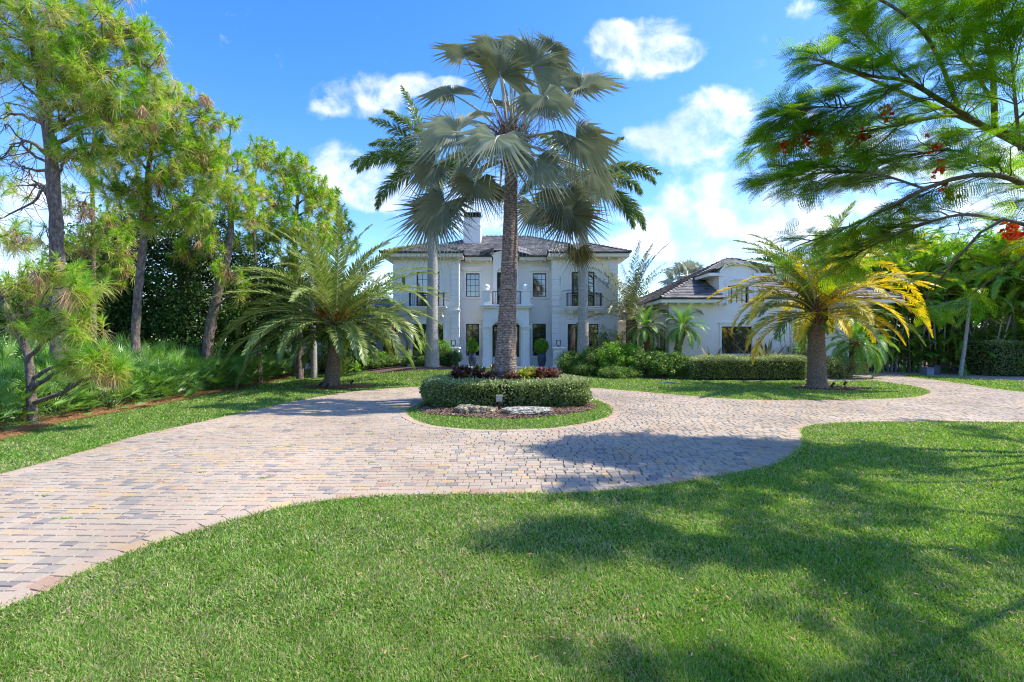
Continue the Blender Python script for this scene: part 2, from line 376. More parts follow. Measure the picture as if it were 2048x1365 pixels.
def pavermat():
    m, nt, out = newmat('paver'); L = nt.links.new
    at = nd(nt, 'ShaderNodeAttribute', attribute_name='rnd'); tc = nt.nodes.new('ShaderNodeTexCoord')
    cr = ramp(nt, [(0, (.38, .345, .31)), (.12, (.49, .435, .37)), (.30, (.66, .55, .41)), (.5, (.71, .585, .43)), (.68, (.69, .515, .385)), (.82, (.74, .57, .36)), (.95, (.80, .58, .30)), (1, (.64, .42, .29))]); L(at.outputs['Fac'], cr.inputs[0])
    nz = nd(nt, 'ShaderNodeTexNoise', Scale=45.0, Detail=6.0, Roughness=.7); L(tc.outputs['Object'], nz.inputs['Vector'])
    n2 = nd(nt, 'ShaderNodeTexNoise', Scale=.45, Detail=5.0); L(tc.outputs['Object'], n2.inputs['Vector'])
    k = math_n(nt, 'MULTIPLY_ADD', nz.outputs['Fac'], .30, math_n(nt, 'MULTIPLY_ADD', n2.outputs['Fac'], .55, .12))
    mx = nt.nodes.new('ShaderNodeVectorMath'); mx.operation = 'SCALE'; L(cr.outputs[0], mx.inputs[0]); L(k, mx.inputs['Scale'])
    bs = nd(nt, 'ShaderNodeBsdfPrincipled', Roughness=.85); bs.inputs['Specular IOR Level'].default_value = .3
    L(mx.outputs[0], bs.inputs['Base Color'])
    bp = nd(nt, 'ShaderNodeBump', Strength=.35, Distance=.006); L(nz.outputs['Fac'], bp.inputs['Height']); L(bp.outputs[0], bs.inputs['Normal'])
    L(bs.outputs[0], out.inputs['Surface']); return m
M['paver'] = pavermat()
M['joint'] = surfmat('joint_sand', [(.3, (.10, .085, .065)), (.7, (.24, .20, .15))], scale=20, bumps=.3)
# ------------------------------------------------------------------ sky, sun and camera
SUN_EL, SUN_AZ = 57.0, 9.0       # degrees above the horizon; azimuth measured from +X towards +Y
def sky_world():
    w = bpy.data.worlds.new('World'); SC.world = w; w.use_nodes = True; w.cycles.sampling_method = 'MANUAL'; w.cycles.sample_map_resolution = 512
    nt = w.node_tree; nt.nodes.clear(); L = nt.links.new
    out = nt.nodes.new('ShaderNodeOutputWorld'); bg = nt.nodes.new('ShaderNodeBackground'); bg.inputs['Strength'].default_value = .15
    sk = nt.nodes.new('ShaderNodeTexSky'); sk.sky_type = 'NISHITA'; sk.sun_disc = False
    sk.sun_elevation = R(SUN_EL); sk.sun_rotation = R(90-SUN_AZ); sk.air_density = 1.0; sk.dust_density = .4; sk.ozone_density = 1.6
    hs = nd(nt, 'ShaderNodeHueSaturation', Saturation=1.40, Value=.90); hs.inputs['Hue'].default_value = .515; L(sk.outputs[0], hs.inputs['Color'])
    tc = nt.nodes.new('ShaderNodeTexCoord'); sp = nt.nodes.new('ShaderNodeSeparateXYZ'); L(tc.outputs['Generated'], sp.inputs[0])
    y = math_n(nt, 'MAXIMUM', sp.outputs[1], .06)
    px = math_n(nt, 'DIVIDE', sp.outputs[0], y); pz = math_n(nt, 'DIVIDE', sp.outputs[2], y)
    cb = nt.nodes.new('ShaderNodeCombineXYZ'); L(px, cb.inputs[0]); L(pz, cb.inputs[1])
    n0 = nd(nt, 'ShaderNodeTexNoise', Scale=5.0, Detail=3.0); L(cb.outputs[0], n0.inputs['Vector'])
    wp = nt.nodes.new('ShaderNodeVectorMath'); wp.operation = 'MULTIPLY_ADD'; L(n0.outputs['Color'], wp.inputs[0]); wp.inputs[1].default_value = (.07, .05, 0); L(cb.outputs[0], wp.inputs[2])
    wo = nt.nodes.new('ShaderNodeVectorMath'); wo.operation = 'SUBTRACT'; L(wp.outputs[0], wo.inputs[0]); wo.inputs[1].default_value = (.035, .025, 0)
    # clouds as soft ellipses on the sky (centre azimuth tangent, height tangent, two radii, weight)
    blobs = [(1290, 95, 135, 62, 1), (1225, 70, 60, 38, .8), (1350, 110, 70, 32, .8), (735, 190, 130, 48, 1), (650, 220, 46, 24, .6), (860, 165, 70, 26, .8), (905, 165, 40, 20, .7),
             (675, 315, 62, 40, .9), (725, 365, 105, 62, 1.1), (770, 400, 70, 50, .8), (1430, 220, 85, 52, .9), (1390, 275, 130, 60, 1.1), (1290, 270, 50, 22, .5),
             (1440, 400, 150, 70, 1.2), (1580, 420, 160, 85, 1.2), (1340, 455, 120, 38, .9), (1250, 430, 90, 26, .5), (1600, 18, 40, 34, .6), (1510, 135, 30, 18, .4), (1230, 500, 130, 40, 1), (1450, 505, 170, 30, .7),
             (30, 440, 150, 110, 1.2), (120, 500, 150, 60, .9), (260, 400, 120, 60, .6), (330, 480, 160, 50, .8), (60, 560, 160, 50, .8), (500, 560, 260, 50, .8), (780, 560, 120, 50, .6), (980, 440, 90, 60, .9), (1010, 380, 60, 60, .5), (905, 400, 60, 40, .6),
             (1700, 320, 130, 70, 1), (1880, 300, 170, 60, 1), (2020, 390, 160, 90, 1.2), (1850, 460, 180, 60, 1), (1620, 245, 80, 22, .8), (1740, 500, 200, 60, .9), (2100, 120, 80, 60, .5), (500, 25, 22, 14, .3)]
    tot = None
    for (u, v, ru, rv, wt) in blobs:
        s = nt.nodes.new('ShaderNodeVectorMath'); s.operation = 'SUBTRACT'; L(wo.outputs[0], s.inputs[0]); s.inputs[1].default_value = ((u-1024)/F, (VH-v)/F, 0)
        m = nt.nodes.new('ShaderNodeVectorMath'); m.operation = 'MULTIPLY'; L(s.outputs[0], m.inputs[0]); m.inputs[1].default_value = (F/ru, F/rv, 0)
        ln = nt.nodes.new('ShaderNodeVectorMath'); ln.operation = 'DOT_PRODUCT'; L(m.outputs[0], ln.inputs[0]); L(m.outputs[0], ln.inputs[1])
        e = math_n(nt, 'MULTIPLY', math_n(nt, 'SUBTRACT', 1.35, ln.outputs['Value'], clamp=False), wt); e = math_n(nt, 'MAXIMUM', e, 0.0)
        tot = e if tot is None else math_n(nt, 'ADD', tot, e)
    # beyond the photograph's own directions the sky keeps a scatter of clouds
    nb = nd(nt, 'ShaderNodeTexNoise', Scale=2.6, Detail=2.0); L(tc.outputs['Generated'], nb.inputs['Vector'])
    back = math_n(nt, 'MULTIPLY', math_n(nt, 'SUBTRACT', nb.outputs['Fac'], .52, clamp=True), 6.0)
    isb = math_n(nt, 'LESS_THAN', sp.outputs[1], .3)
    tot = math_n(nt, 'ADD', math_n(nt, 'MINIMUM', tot, 1.15), math_n(nt, 'MULTIPLY', back, isb))
    n1 = nd(nt, 'ShaderNodeTexNoise', Scale=11.0, Detail=12.0, Roughness=.62); L(wo.outputs[0], n1.inputs['Vector'])
    n1.inputs['Distortion'].default_value = .15
    fld = math_n(nt, 'MULTIPLY_ADD', math_n(nt, 'SUBTRACT', n1.outputs['Fac'], .5), 3.3, tot)
    mr = nt.nodes.new('ShaderNodeMapRange'); mr.interpolation_type = 'SMOOTHSTEP'; L(fld, mr.inputs['Value']); mr.inputs['From Min'].default_value = .38; mr.inputs['From Max'].default_value = 1.75
    # cloud brightness from its own billows
    n2 = nd(nt, 'ShaderNodeTexNoise', Scale=8.0, Detail=8.0); L(wo.outputs[0], n2.inputs['Vector'])
    cc = ramp(nt, [(.34, (4.4, 5.4, 7.2)), (.5, (7.0, 7.4, 8.0)), (.66, (8.6, 8.7, 8.8))])
    cc.inputs[0].default_value = 0; L(n2.outputs['Fac'], cc.inputs[0])
    for e in cc.color_ramp.elements: e.color = (e.color[0]/10, e.color[1]/10, e.color[2]/10, 1)
    sc = nt.nodes.new('ShaderNodeVectorMath'); sc.operation = 'SCALE'; L(cc.outputs[0], sc.inputs[0]); sc.inputs['Scale'].default_value = CLOUD
    mx = nt.nodes.new('ShaderNodeMix'); mx.data_type = 'RGBA'; L(math_n(nt, 'MULTIPLY', mr.outputs[0], .97), mx.inputs[0]); L(hs.outputs[0], mx.inputs[6]); L(sc.outputs[0], mx.inputs[7])
    L(mx.outputs[2], bg.inputs['Color']); L(bg.outputs[0], out.inputs[0])
CLOUD = 4.4
sky_world()
sun = bpy.data.lights.new('sun', 'SUN'); sun.energy = 2.75; sun.angle = R(.53); sun.color = (1, .94, .84)
so = bpy.data.objects.new('sun', sun); COL.objects.link(so)
S = Vector((math.cos(R(SUN_EL))*math.cos(R(SUN_AZ)), math.cos(R(SUN_EL))*math.sin(R(SUN_AZ)), math.sin(R(SUN_EL))))
so.rotation_euler = S.to_track_quat('Z', 'Y').to_euler(); so.location = S*60
cam = bpy.data.cameras.new('camera'); co = bpy.data.objects.new('camera', cam); COL.objects.link(co)
cam.sensor_width = 36; cam.lens = 36*F/2048; cam.clip_end = 3000; cam.clip_start = .05
co.location = (0, 0, EYE); co.rotation_euler = (PI/2, 0, 0); SC.camera = co
SC.view_settings.view_transform = 'Standard'; SC.view_settings.look = 'None'; SC.view_settings.exposure = 1.45; SC.view_settings.gamma = 1
SC.cycles.use_denoising = True; SC.cycles.denoiser = 'OPENIMAGEDENOISE'; SC.cycles.denoising_input_passes = 'RGB_ALBEDO_NORMAL'; SC.cycles.denoising_prefilter = 'NONE'; SC.cycles.pixel_filter_type = 'BLACKMAN_HARRIS'; SC.cycles.filter_width = 1.15; SC.cycles.sample_clamp_indirect = 6; SC.cycles.max_bounces = 8; SC.cycles.transparent_max_bounces = 8; SC.cycles.diffuse_bounces = 4; SC.cycles.caustics_reflective = False; SC.cycles.caustics_refractive = False

# ------------------------------------------------------------------ outlines on the ground
def gp(l): return [G(u, v) for (u, v) in l]
def smooth2(pts, step=.25):
    p = np.array([(a, b, 0) for a, b in pts]); L = np.linalg.norm(np.diff(p, axis=0), axis=1).sum()
    return [(q[0], q[1]) for q in polyline(p, max(4, int(L/step)))]
front_edge = gp([(2048, 846), (1900, 844), (1768, 844.5), (1665, 848), (1614, 853), (1598, 862), (1600, 877), (1596, 893), (1573, 913.5), (1537, 931), (1461, 947), (1358, 965), (1256, 977.5), (1153, 985), (1000, 989), (879, 989), (781, 992), (683.6, 999), (586, 1011.5), (488, 1033), (390.6, 1060), (293, 1092), (195, 1131), (97.6, 1172.6), (0, 1214)])
FE = smooth2([(26, 12.1), (18, 11.95)]+front_edge+[(-5.2, 2.4), (-7, .6)])
FL = FE+[(-8, -9), (34, -9), (34, 12.3)]
lobe_edge = gp([(0, 953), (98, 926), (195, 898), (293, 870), (390, 849), (488, 827), (586, 805), (683, 788), (757, 780), (850, 774.6), (950, 774), (1080, 774.5), (1176.5, 777), (1256, 783), (1358, 791.7), (1450, 799), (1563, 802.5), (1716, 801), (1819, 797), (1852, 791), (1860, 784.6), (1844, 777), (1798, 769), (1742, 761.5), (1708, 755)])
LE = smooth2([(-7.3, -3.0), (-7.45, 2.0), (-7.5, 5.0)]+lobe_edge)
bed_edge = gp([(1738, 763), (1652, 764), (1610, 762), (1530, 763.5), (1450, 763), (1377, 761), (1288, 758), (1199, 753), (1115, 749)])
left_bed = gp([(905, 741), (874, 740), (795, 744.6), (740, 745), (690, 744), (640, 741), (611, 741), (584, 754), (532, 767), (479, 780), (404, 792), (337, 805.6), (270, 819), (202, 831), (101, 851), (0, 881)])
LL = LE+smooth2(bed_edge)+[(2.75, 30.4), (-3.6, 30.4)]+smooth2(left_bed+[(-9.95, 7.0), (-9.6, 2.0)])
RS = smooth2(gp([(1811, 755), (1864, 760.5), (1930, 770), (2048, 785.5)])+[(22, 17.0), (30, 14.5)])+[(34, 21)]+smooth2(gp([(2048, 764), (1930, 757), (1811, 751)]))
isl = gp([(810, 821), (812, 829), (821.5, 838), (853.7, 851), (907, 858.6), (972, 862), (1036, 861.5), (1101, 858.6), (1165, 850), (1197, 842.5), (1221, 834), (1228, 825), (1219, 812), (1197, 802.7), (1175, 796)])
ISL = smooth2(isl+[(2.1, 18.0), (1.1, 18.8), (-.2, 19.0), (-1.6, 18.7), (-2.5, 17.9), (-2.8, 16.8), (-2.93, 15.5), isl[0]], .15)[:-1]
mul = gp([(835.5, 817), (845, 827), (870, 831), (907, 833.5), (950, 837), (1020, 839), (1079, 836.5), (1122, 832), (1165, 825), (1187, 819), (1193, 812), (1175, 804)])
MUL = smooth2(mul+[(1.9, 17.0), (.9, 17.7), (-.2, 17.8), (-1.5, 17.6), (-2.2, 17.0), (-2.6, 15.7), mul[0]], .15)[:-1]
def raster(poly, x0, x1, y0, y1, s):
    nx = int((x1-x0)/s); ny = int((y1-y0)/s); m = np.zeros((ny, nx), bool)
    p = np.array(poly); q = np.roll(p, -1, axis=0)
    xs = x0+(np.arange(nx)+.5)*s
    for j in range(ny):
        y = y0+(j+.5)*s
        hit = (p[:, 1] > y) != (q[:, 1] > y)
        if not hit.any(): continue
        xi = np.sort(p[hit, 0]+(y-p[hit, 1])*(q[hit, 0]-p[hit, 0])/(q[hit, 1]-p[hit, 1]))
        m[j] = (np.searchsorted(xi, xs) % 2) == 1
    return m
RX0, RX1, RY0, RY1, RSZ = -20., 34., -1., 36., .04
mFL, mLL, mRS, mIS, mMU = [raster(p, RX0, RX1, RY0, RY1, RSZ) for p in (FL, LL, RS, ISL, MUL)]
def ring_poly(cx, cy, rx, ry, n=40, amp=.12, seed=3):
    rg = np.random.default_rng(seed); a = np.linspace(0, 2*PI, n, endpoint=False); w = 1+amp*(np.sin(3*a+rg.random()*6)*.5+np.sin(5*a+rg.random()*6)*.3+np.sin(9*a+rg.random()*6)*.3)
    return [(cx+rx*w[i]*math.cos(a[i]), cy+ry*w[i]*math.sin(a[i])) for i in range(n)]
pl = G(663, 774); pr = G(1634, 777)
RINGL = ring_poly(pl[0]+.35, pl[1]-.15, 1.35, 1.0, seed=5); RINGR = ring_poly(pr[0]+.5, pr[1]-.1, 1.6, .9, seed=6)
mR1, mR2 = [raster(p, RX0, RX1, RY0, RY1, RSZ) for p in (RINGL, RINGR)]
lawn_mask = (mFL | mLL | mRS | (mIS & ~mMU)) & ~mR1 & ~mR2
def inmask(m, x, y):
    i = np.clip(((x-RX0)/RSZ).astype(int), 0, m.shape[1]-1); j = np.clip(((y-RY0)/RSZ).astype(int), 0, m.shape[0]-1)
    return m[j, i]
def sheet(name, poly, mat, dz, step=.8, kind='structure', label=None, skirt=0.0):
    p = [Vector(q) for q in poly]; a = np.array(poly)
    msk = raster(poly, a[:, 0].min()-.1, a[:, 0].max()+.1, a[:, 1].min()-.1, a[:, 1].max()+.1, step)
    jj, ii = np.nonzero(msk)
    ex = [Vector((a[:, 0].min()-.1+(i+.5)*step, a[:, 1].min()-.1+(j+.5)*step)) for i, j in zip(ii, jj)]
    n = len(p)
    v, e, f, *_ = delaunay_2d_cdt(p+ex, [], [list(range(n))], 1, 1e-5)
    V = np.array([(q.x, q.y) for q in v]); z = bump(V[:, 0], V[:, 1])+dz
    tris = []
    for t in f:
        for k in range(1, len(t)-1): tris.append((t[0], t[k], t[k+1]))
    ac = Acc(); ac.add(np.column_stack([V, z]), tris, .5, 0, True)
    o = ac.build(name, M[mat]); tag(o, label, None, None, kind); return o
# the far ground reaches the horizon
ax = np.concatenate([[-900, -300, -120, -60], np.arange(-34, 44, 1.0), [60, 120, 300, 900]]); ay = np.concatenate([[-300, -60, -20], np.arange(-8, 48, 1.0), [70, 120, 300, 1500]])
X, Y = np.meshgrid(ax, ay); nx = len(ax)
i, j = np.meshgrid(np.arange(nx-1), np.arange(len(ay)-1)); b = (j*nx+i).ravel()
ac = Acc(); ac.add(np.column_stack([X.ravel(), Y.ravel(), bump(X, Y).ravel()-.03]), np.concatenate([np.stack([b, b+1, b+nx+1], -1), np.stack([b, b+nx+1, b+nx], -1)]), .5, 0, True)
tag(ac.build('ground', M['ground']), 'bare earth ground under the trees and beds', kind='structure')
sheet('lawn', FL, 'soil', .002, label='front lawn sheet with wavy edge'); sheet('lawn', LL, 'soil', .002, label='lawn between the drive and the house beds'); sheet('lawn', RS, 'soil', .002, label='strip of lawn at the far right of the drive'); sheet('lawn', ISL, 'soil', .002, .4, label='round turf island in the drive')
sheet('mulch_bed', MUL, 'mulch', .022, .3, label='brown mulch ring on the round island')
sheet('straw_bed', smooth2(left_bed[6:]+[(-9.95, 7.0), (-9.6, 2.0)])+[(-40, 2), (-40, 34), (-12, 36)], 'straw_soil', .006, 1.0, label='pine straw bed under the saw palmettos')
sheet('mulch_bed', smooth2(bed_edge)+[(2.8, 30.5), (2.8, 32.4), (22, 33), (22.5, 27)], 'mulch', .008, .8, label='mulch bed right of the front door')
sheet('mulch_bed', [(-3.7, 30.45)]+smooth2(left_bed[:7])+[(-13, 35), (-3.7, 35)], 'mulch', .008, .8, label='mulch bed left of the front door')
sheet('mulch_bed', RINGL, 'straw_soil', .03, .4, label='orange straw ring under the left date palm'); sheet('mulch_bed', RINGR, 'mulch', .03, .4, label='brown mulch ring under the yellow date palm')
sheet('mulch_bed', smooth2(gp([(1811, 752.5), (1930, 758), (2048, 765)])+[(34, 21.5)])+[(60, 22), (60, 50), (18, 50), (18, 33)], 'mulch', .006, 2.0, label='dark bed under the palm screen at the right')

# driveway: base of jointing sand plus individually laid pavers
drv_poly = [(-18, -2), (34, -2), (34, 36), (14, 36), (14, 31)]+[(2, 29), (-13, 29), (-18, 12)]
drive_mask = ~(mFL | mLL | mRS | mIS)
def driveway():
    ac = Acc()
    xs = np.array([-30, 40.]); base = np.array([(-26, -2, 0), (36, -2, 0), (36, 33, 0), (-26, 33, 0)], float)
    rg = np.random.default_rng(4); g = .007; H = .152
    X0 = []; X1 = []; Y0 = []; Y1 = []
    for j in range(int(33.2/H)):
        ya = -.5+j*H; w = rg.choice([.118, .152, .152, .19, .228], 420); e = -17.0+rg.random()*.2+np.concatenate([[0], np.cumsum(w)])
        m = (e[:-1]+e[1:])/2; ym = np.full(len(m), ya+H/2)
        k = inmask(drive_mask, m, ym) & ~((m < -9.5) & (ym > 9.5+(-9.5-m)*.1)) & (ym < 32.4) & ~((ym > 27) & (m < 17)) & (m < 33) & (m > -8.5)
        a_, b_ = e[:-1][k], e[1:][k]; q = rg.random(len(a_)) < .10       # now and then two half pavers share a place
        X0.append(a_[~q]); X1.append(b_[~q]); Y0.append(np.full((~q).sum(), ya)); Y1.append(np.full((~q).sum(), ya+H))
        X0 += [a_[q], a_[q]]; X1 += [b_[q], b_[q]]; Y0 += [np.full(q.sum(), ya), np.full(q.sum(), ya+H/2)]; Y1 += [np.full(q.sum(), ya+H/2), np.full(q.sum(), ya+H)]
    X0, X1, Y0, Y1 = [np.concatenate(q) for q in (X0, X1, Y0, Y1)]; jx = rg.normal(0, .003, (len(X0), 2))
    x0, x1, y0, y1 = X0+g/2+jx[:, 0], X1-g/2+jx[:, 0], Y0+g/2+jx[:, 1], Y1-g/2+jx[:, 1]; r = X0
    N = len(r); b = .008; zt = .016+rg.normal(0, .0012, N)
    # gentle bowing of the rows
    def wv(x, y): return x+.05*np.sin(y*.9)+.03*np.sin(x*.7+1), y+.07*np.sin(x*.55)+.02*np.sin(y*1.3)
    V = np.empty((N, 8, 3))
    jit = rg.normal(0, .0045, (N, 4, 2))
    for k, (a, c) in enumerate(((x0, y0), (x1, y0), (x1, y1), (x0, y1))):
        V[:, k, 0], V[:, k, 1] = wv(a, c); V[:, k, 2] = .002
    for k, (a, c) in enumerate(((x0+b, y0+b), (x1-b, y0+b), (x1-b, y1-b), (x0+b, y1-b))):
        V[:, 4+k, 0], V[:, 4+k, 1] = wv(a, c); V[:, 4+k, 2] = zt+jit[:, k, 0]*.35
    V[:, :4, :2] += jit; V[:, 4:, :2] += jit
    fl = [(4, 5, 6), (4, 6, 7)]
    for k in range(4): fl += [(k, (k+1) % 4, 4+(k+1) % 4), (k, 4+(k+1) % 4, 4+k)]
    ft = (np.arange(N)*8)[:, None, None]+np.array(fl)[None]
    # colours drift: buff and yellow to the left, pinker to the right, cool grey strays
    X0 = V[:, 0, 0]; Y0 = V[:, 0, 1]
    rnd = np.clip(.50+rg.normal(0, .15, N)+.05*np.sin(X0*.8+Y0*.5), 0, 1)
    st = rg.random(N) < np.where(Y0 < 9, .13, .06); rnd[st] = rg.random(st.sum())*.22
    st = rg.random(N) < .06; rnd[st] = .82+rg.random(st.sum())*.16
    ac.add(V.reshape(-1, 3), ft.reshape(-1, 3), np.repeat(rnd, 8), 0)
    ac.add(base-[0, 0, .004], [(0, 1, 2), (0, 2, 3)], .5, 1)
    # soldier course along every curved edge
    def course(poly, inward, w=.17, l=.24):
        p = np.array([(q[0], q[1], 0) for q in poly]); L = np.linalg.norm(np.diff(p, axis=0), axis=1).sum(); n = int(L/l)
        q = polyline(p, n+1); t = nrm(np.gradient(q, axis=0)); s = np.stack([-t[:, 1], t[:, 0], 0*t[:, 0]], -1)*inward
        Vc = []; rc = []
        for k in range(n):
            a, c = q[k]+t[k]*.004, q[k+1]-t[k+1]*.004
            o4 = [a-s[k]*.05, c-s[k+1]*.05, c+s[k+1]*w, a+s[k]*w]
            m = (o4[0]+o4[1]+o4[2]+o4[3])/4; z = .021+rg.normal(0, .001)
            for e in o4: Vc.append((e[0], e[1], .002))
            for e in o4:
                e2 = e+(m-e)*.06; Vc.append((e2[0], e2[1], z))
            rc.append(rg.choice([.66, .72, .78, .6, .99])+rg.normal(0, .03))
        Vc = np.array(Vc); f4 = (np.arange(n)*8)[:, None, None]+np.array(fl if inward > 0 else [(c, b2, a2) for a2, b2, c in fl])[None]
        ac.add(Vc, f4.reshape(-1, 3), np.repeat(np.clip(rc, 0, 1), 8), 0)
    course(FE, -1); course(LE, -1); course(ISL+[ISL[0]], -1)
    course(RS[:int(len(RS)*.55)], -1)
    o = ac.build('driveway', [M['paver'], M['joint']]); tag(o, 'tumbled brick paver drive curving round the island', kind='structure')
driveway()

# ------------------------------------------------------------------ grass blades (uncountable: one object)
def grass():
    ac = Acc(); rg = np.random.default_rng(21)
    def batch(d0, d1, dens, w, h, K):
        n = int(dens*(d1-d0)*(d0+d1)*1.24)
        d = np.sqrt(rg.random(n)*(d1*d1-d0*d0)+d0*d0); x = (rg.random(n)*2-1)*1.16*d+rg.normal(0, .3, n)
        k = inmask(lawn_mask, x, d); x = x[k]; d = d[k]; n = len(x)
        z = bump(x, d)
        lean = rg.normal(0, .48, (n, 2))+.30*np.column_stack([np.sin(x*9+2.3*np.sin(d*6)), np.cos(d*8+2.1*np.sin(x*7))]); patch = np.sin(x*1.7+np.sin(d*1.3)*2)*np.sin(d*2.1+np.sin(x*.9)*2)
        dr = np.column_stack([lean, np.full(n, 1.0)])
        a = rg.random(n)*2*PI; sd = np.column_stack([np.cos(a), np.sin(a), 0*a])
        rnd = np.clip(.55+rg.normal(0, .2, n)-.05*patch, .02, 1)
        dry = rg.random(n) < np.clip(.13-.10*patch*(d < 12)+.10*(x < 1.0)*(d < 8), .02, .34); rnd[dry] = rg.random(dry.sum())*.16
        add_strips(ac, np.column_stack([x, d, z]), dr, sd, h*(.5+.75*rg.random(n)+.18*patch), w*(.7+.6*rg.random(n)), rg.random(n)*.45, K, (.75, 1.0, .6), rnd)
    e = [1.9, 3.4, 4.5, 6, 8, 11, 15, 20, 34]
    for a, b in zip(e[:-1], e[1:]):
        m = (a+b)/2
        batch(a, b, 15500*(3/m)**1.9, .0066*(m/3)**.80, .044+.0018*m, 3 if m < 4.2 else 2)
    ac_o = ac.build('lawn_grass', M['grass']); tag(ac_o, 'thick green lawn grass blades on both sides of the drive', kind='stuff')
grass()
def straw_litter():
    ac = Acc(); rg = np.random.default_rng(8)
    n = 42000; t = rg.random(n); pe = np.array(left_bed[6:]+[(-9.95, 7.0)]); q = polyline(np.column_stack([pe, 0*pe[:, 0]]), 400)
    i = (t*399).astype(int); off = -.10+rg.random(n)**1.3*2.6
    T = nrm(np.gradient(q, axis=0))[i]; nn = np.column_stack([T[:, 1], -T[:, 0]])
    x = q[i, 0]+nn[:, 0]*off; y = q[i, 1]+nn[:, 1]*off
    a2 = rg.random(9000)*2*PI; r2 = np.sqrt(rg.random(9000)); x = np.concatenate([x, pl[0]+.35+1.45*r2*np.cos(a2)]); y = np.concatenate([y, pl[1]-.15+1.1*r2*np.sin(a2)])
    n = len(x); a = rg.random(n)*2*PI; d = np.column_stack([np.cos(a), np.sin(a), rg.normal(.02, .10, n)]); s = np.column_stack([-np.sin(a), np.cos(a), 0*a])
    add_strips(ac, np.column_stack([x, y, bump(x, y)+.02+rg.random(n)*.04]), d, s, .2+.12*rg.random(n), .012, .0, 1, (1,))
    tag(ac.build('pine_straw', M['straw']), 'orange fallen pine needles along the palmetto bed edge', kind='stuff')
straw_litter()
def mulch_chips():
    ac = Acc(); rg = np.random.default_rng(9)
    xs = []; ys = []
    n = 60000; x = -3.2+rg.random(n)*6.4; y = 11+rg.random(n)*8; k = inmask(mMU, x, y); xs.append(x[k]); ys.append(y[k])
    a = rg.random(6000)*2*PI; r = np.sqrt(rg.random(6000)); xs.append(pr[0]+.5+1.6*r*np.cos(a)); ys.append(pr[1]-.1+.9*r*np.sin(a))
    x = np.concatenate(xs); y = np.concatenate(ys); n = len(x); a = rg.random(n)*2*PI
    d = np.column_stack([np.cos(a), np.sin(a), rg.normal(.1, .25, n)]); s = np.column_stack([-np.sin(a), np.cos(a), rg.normal(0, .3, n)])
    add_strips(ac, np.column_stack([x, y, bump(x, y)+.028+rg.random(n)*.02]), d, s, .03+.06*rg.random(n), .022, 0, 2, (.8, 1.0))
    tag(ac.build('bark_chips', leafmat('bark_chip', [(0, (.06, .035, .025)), (.6, (.20, .12, .08)), (1, (.42, .30, .22))], trans=.02, rough=.9)), 'loose brown bark chips on the island and palm ring', kind='stuff')
mulch_chips()
def litter():
    rg = np.random.default_rng(17); ac = Acc(); n = 420; y = 3+rg.random(n)**1.4*16; x = (rg.random(n)*1.5-.35)*y
    z = np.where(inmask(lawn_mask, x, y), .05, .024)+bump(x, y); a = rg.random(n)*6.28
    add_strips(ac, np.column_stack([x, y, z]), np.column_stack([np.cos(a), np.sin(a), rg.normal(.1, .15, n)]), np.column_stack([-np.sin(a), np.cos(a), rg.normal(0, .3, n)]), .03+.03*rg.random(n), .014, .1, 2, (.5, 1.))
    tag(ac.build('fallen_leaves', M['straw']), 'small dry leaves scattered over lawn and paving', kind='stuff')
    w = Acc(); c = [(-4.7, 7.3), (-3.6, 7.0), (-5.6, 8.4), (-2.3, 7.9), (-4.2, 9.1), (-1.3, 8.6), (-6.0, 6.2), (-5.0, 5.4), (.4, 8.2), (-3.0, 10.3), (3.2, 9.6), (-6.4, 9.7)]
    for (cx, cy) in c:
        k = 26; a = rg.random(k)*6.28; add_strips(w, np.column_stack([cx+rg.normal(0, .05, k), cy+rg.normal(0, .012, k), np.full(k, .016)]), np.column_stack([np.cos(a), np.sin(a), .5+rg.random(k)]), np.column_stack([-np.sin(a), np.cos(a), 0*a]), .045, .012, .5, 2)
    tag(w.build('joint_weeds', M['grass']), 'tiny weeds growing in the joints of the paving', kind='stuff')
litter()
# ------------------------------------------------------------------ the house
HC = -.43                      # centre line of the main house
YB, YC, YP = 32.0, 33.4, 31.9  # bay fronts, recessed centre, portal front
ZT = .36                       # terrace level
def Zat(v, d): return EYE-(v-VH)/F*d
def Xat(u, d): return (u-1024)/F*d
def wall_grid(mb, x0, x1, z0, z1, y, holes, depth=.28, flip=False):
    """front face on the plane y with real openings and reveals; holes are (x0,x1,z0,z1)"""
    xs = sorted({x0, x1, *[h[0] for h in holes], *[h[1] for h in holes]}); zs = sorted({z0, z1, *[h[2] for h in holes], *[h[3] for h in holes]})
    for a, b in zip(xs[:-1], xs[1:]):
        for c, d in zip(zs[:-1], zs[1:]):
            mx, mz = (a+b)/2, (c+d)/2
            if any(h[0] < mx < h[1] and h[2] < mz < h[3] for h in holes): continue
            mb.face((a, y, c), (b, y, c), (b, y, d), (a, y, d))
    for (a, b, c, d) in holes:
        mb.face((a, y, c), (a, y+depth, c), (a, y+depth, d), (a, y, d)); mb.face((b, y, c), (b, y, d), (b, y+depth, d), (b, y+depth, c))
        mb.face((a, y, d), (a, y+depth, d), (b, y+depth, d), (b, y, d)); mb.face((a, y, c), (b, y, c), (b, y+depth, c), (a, y+depth, c))
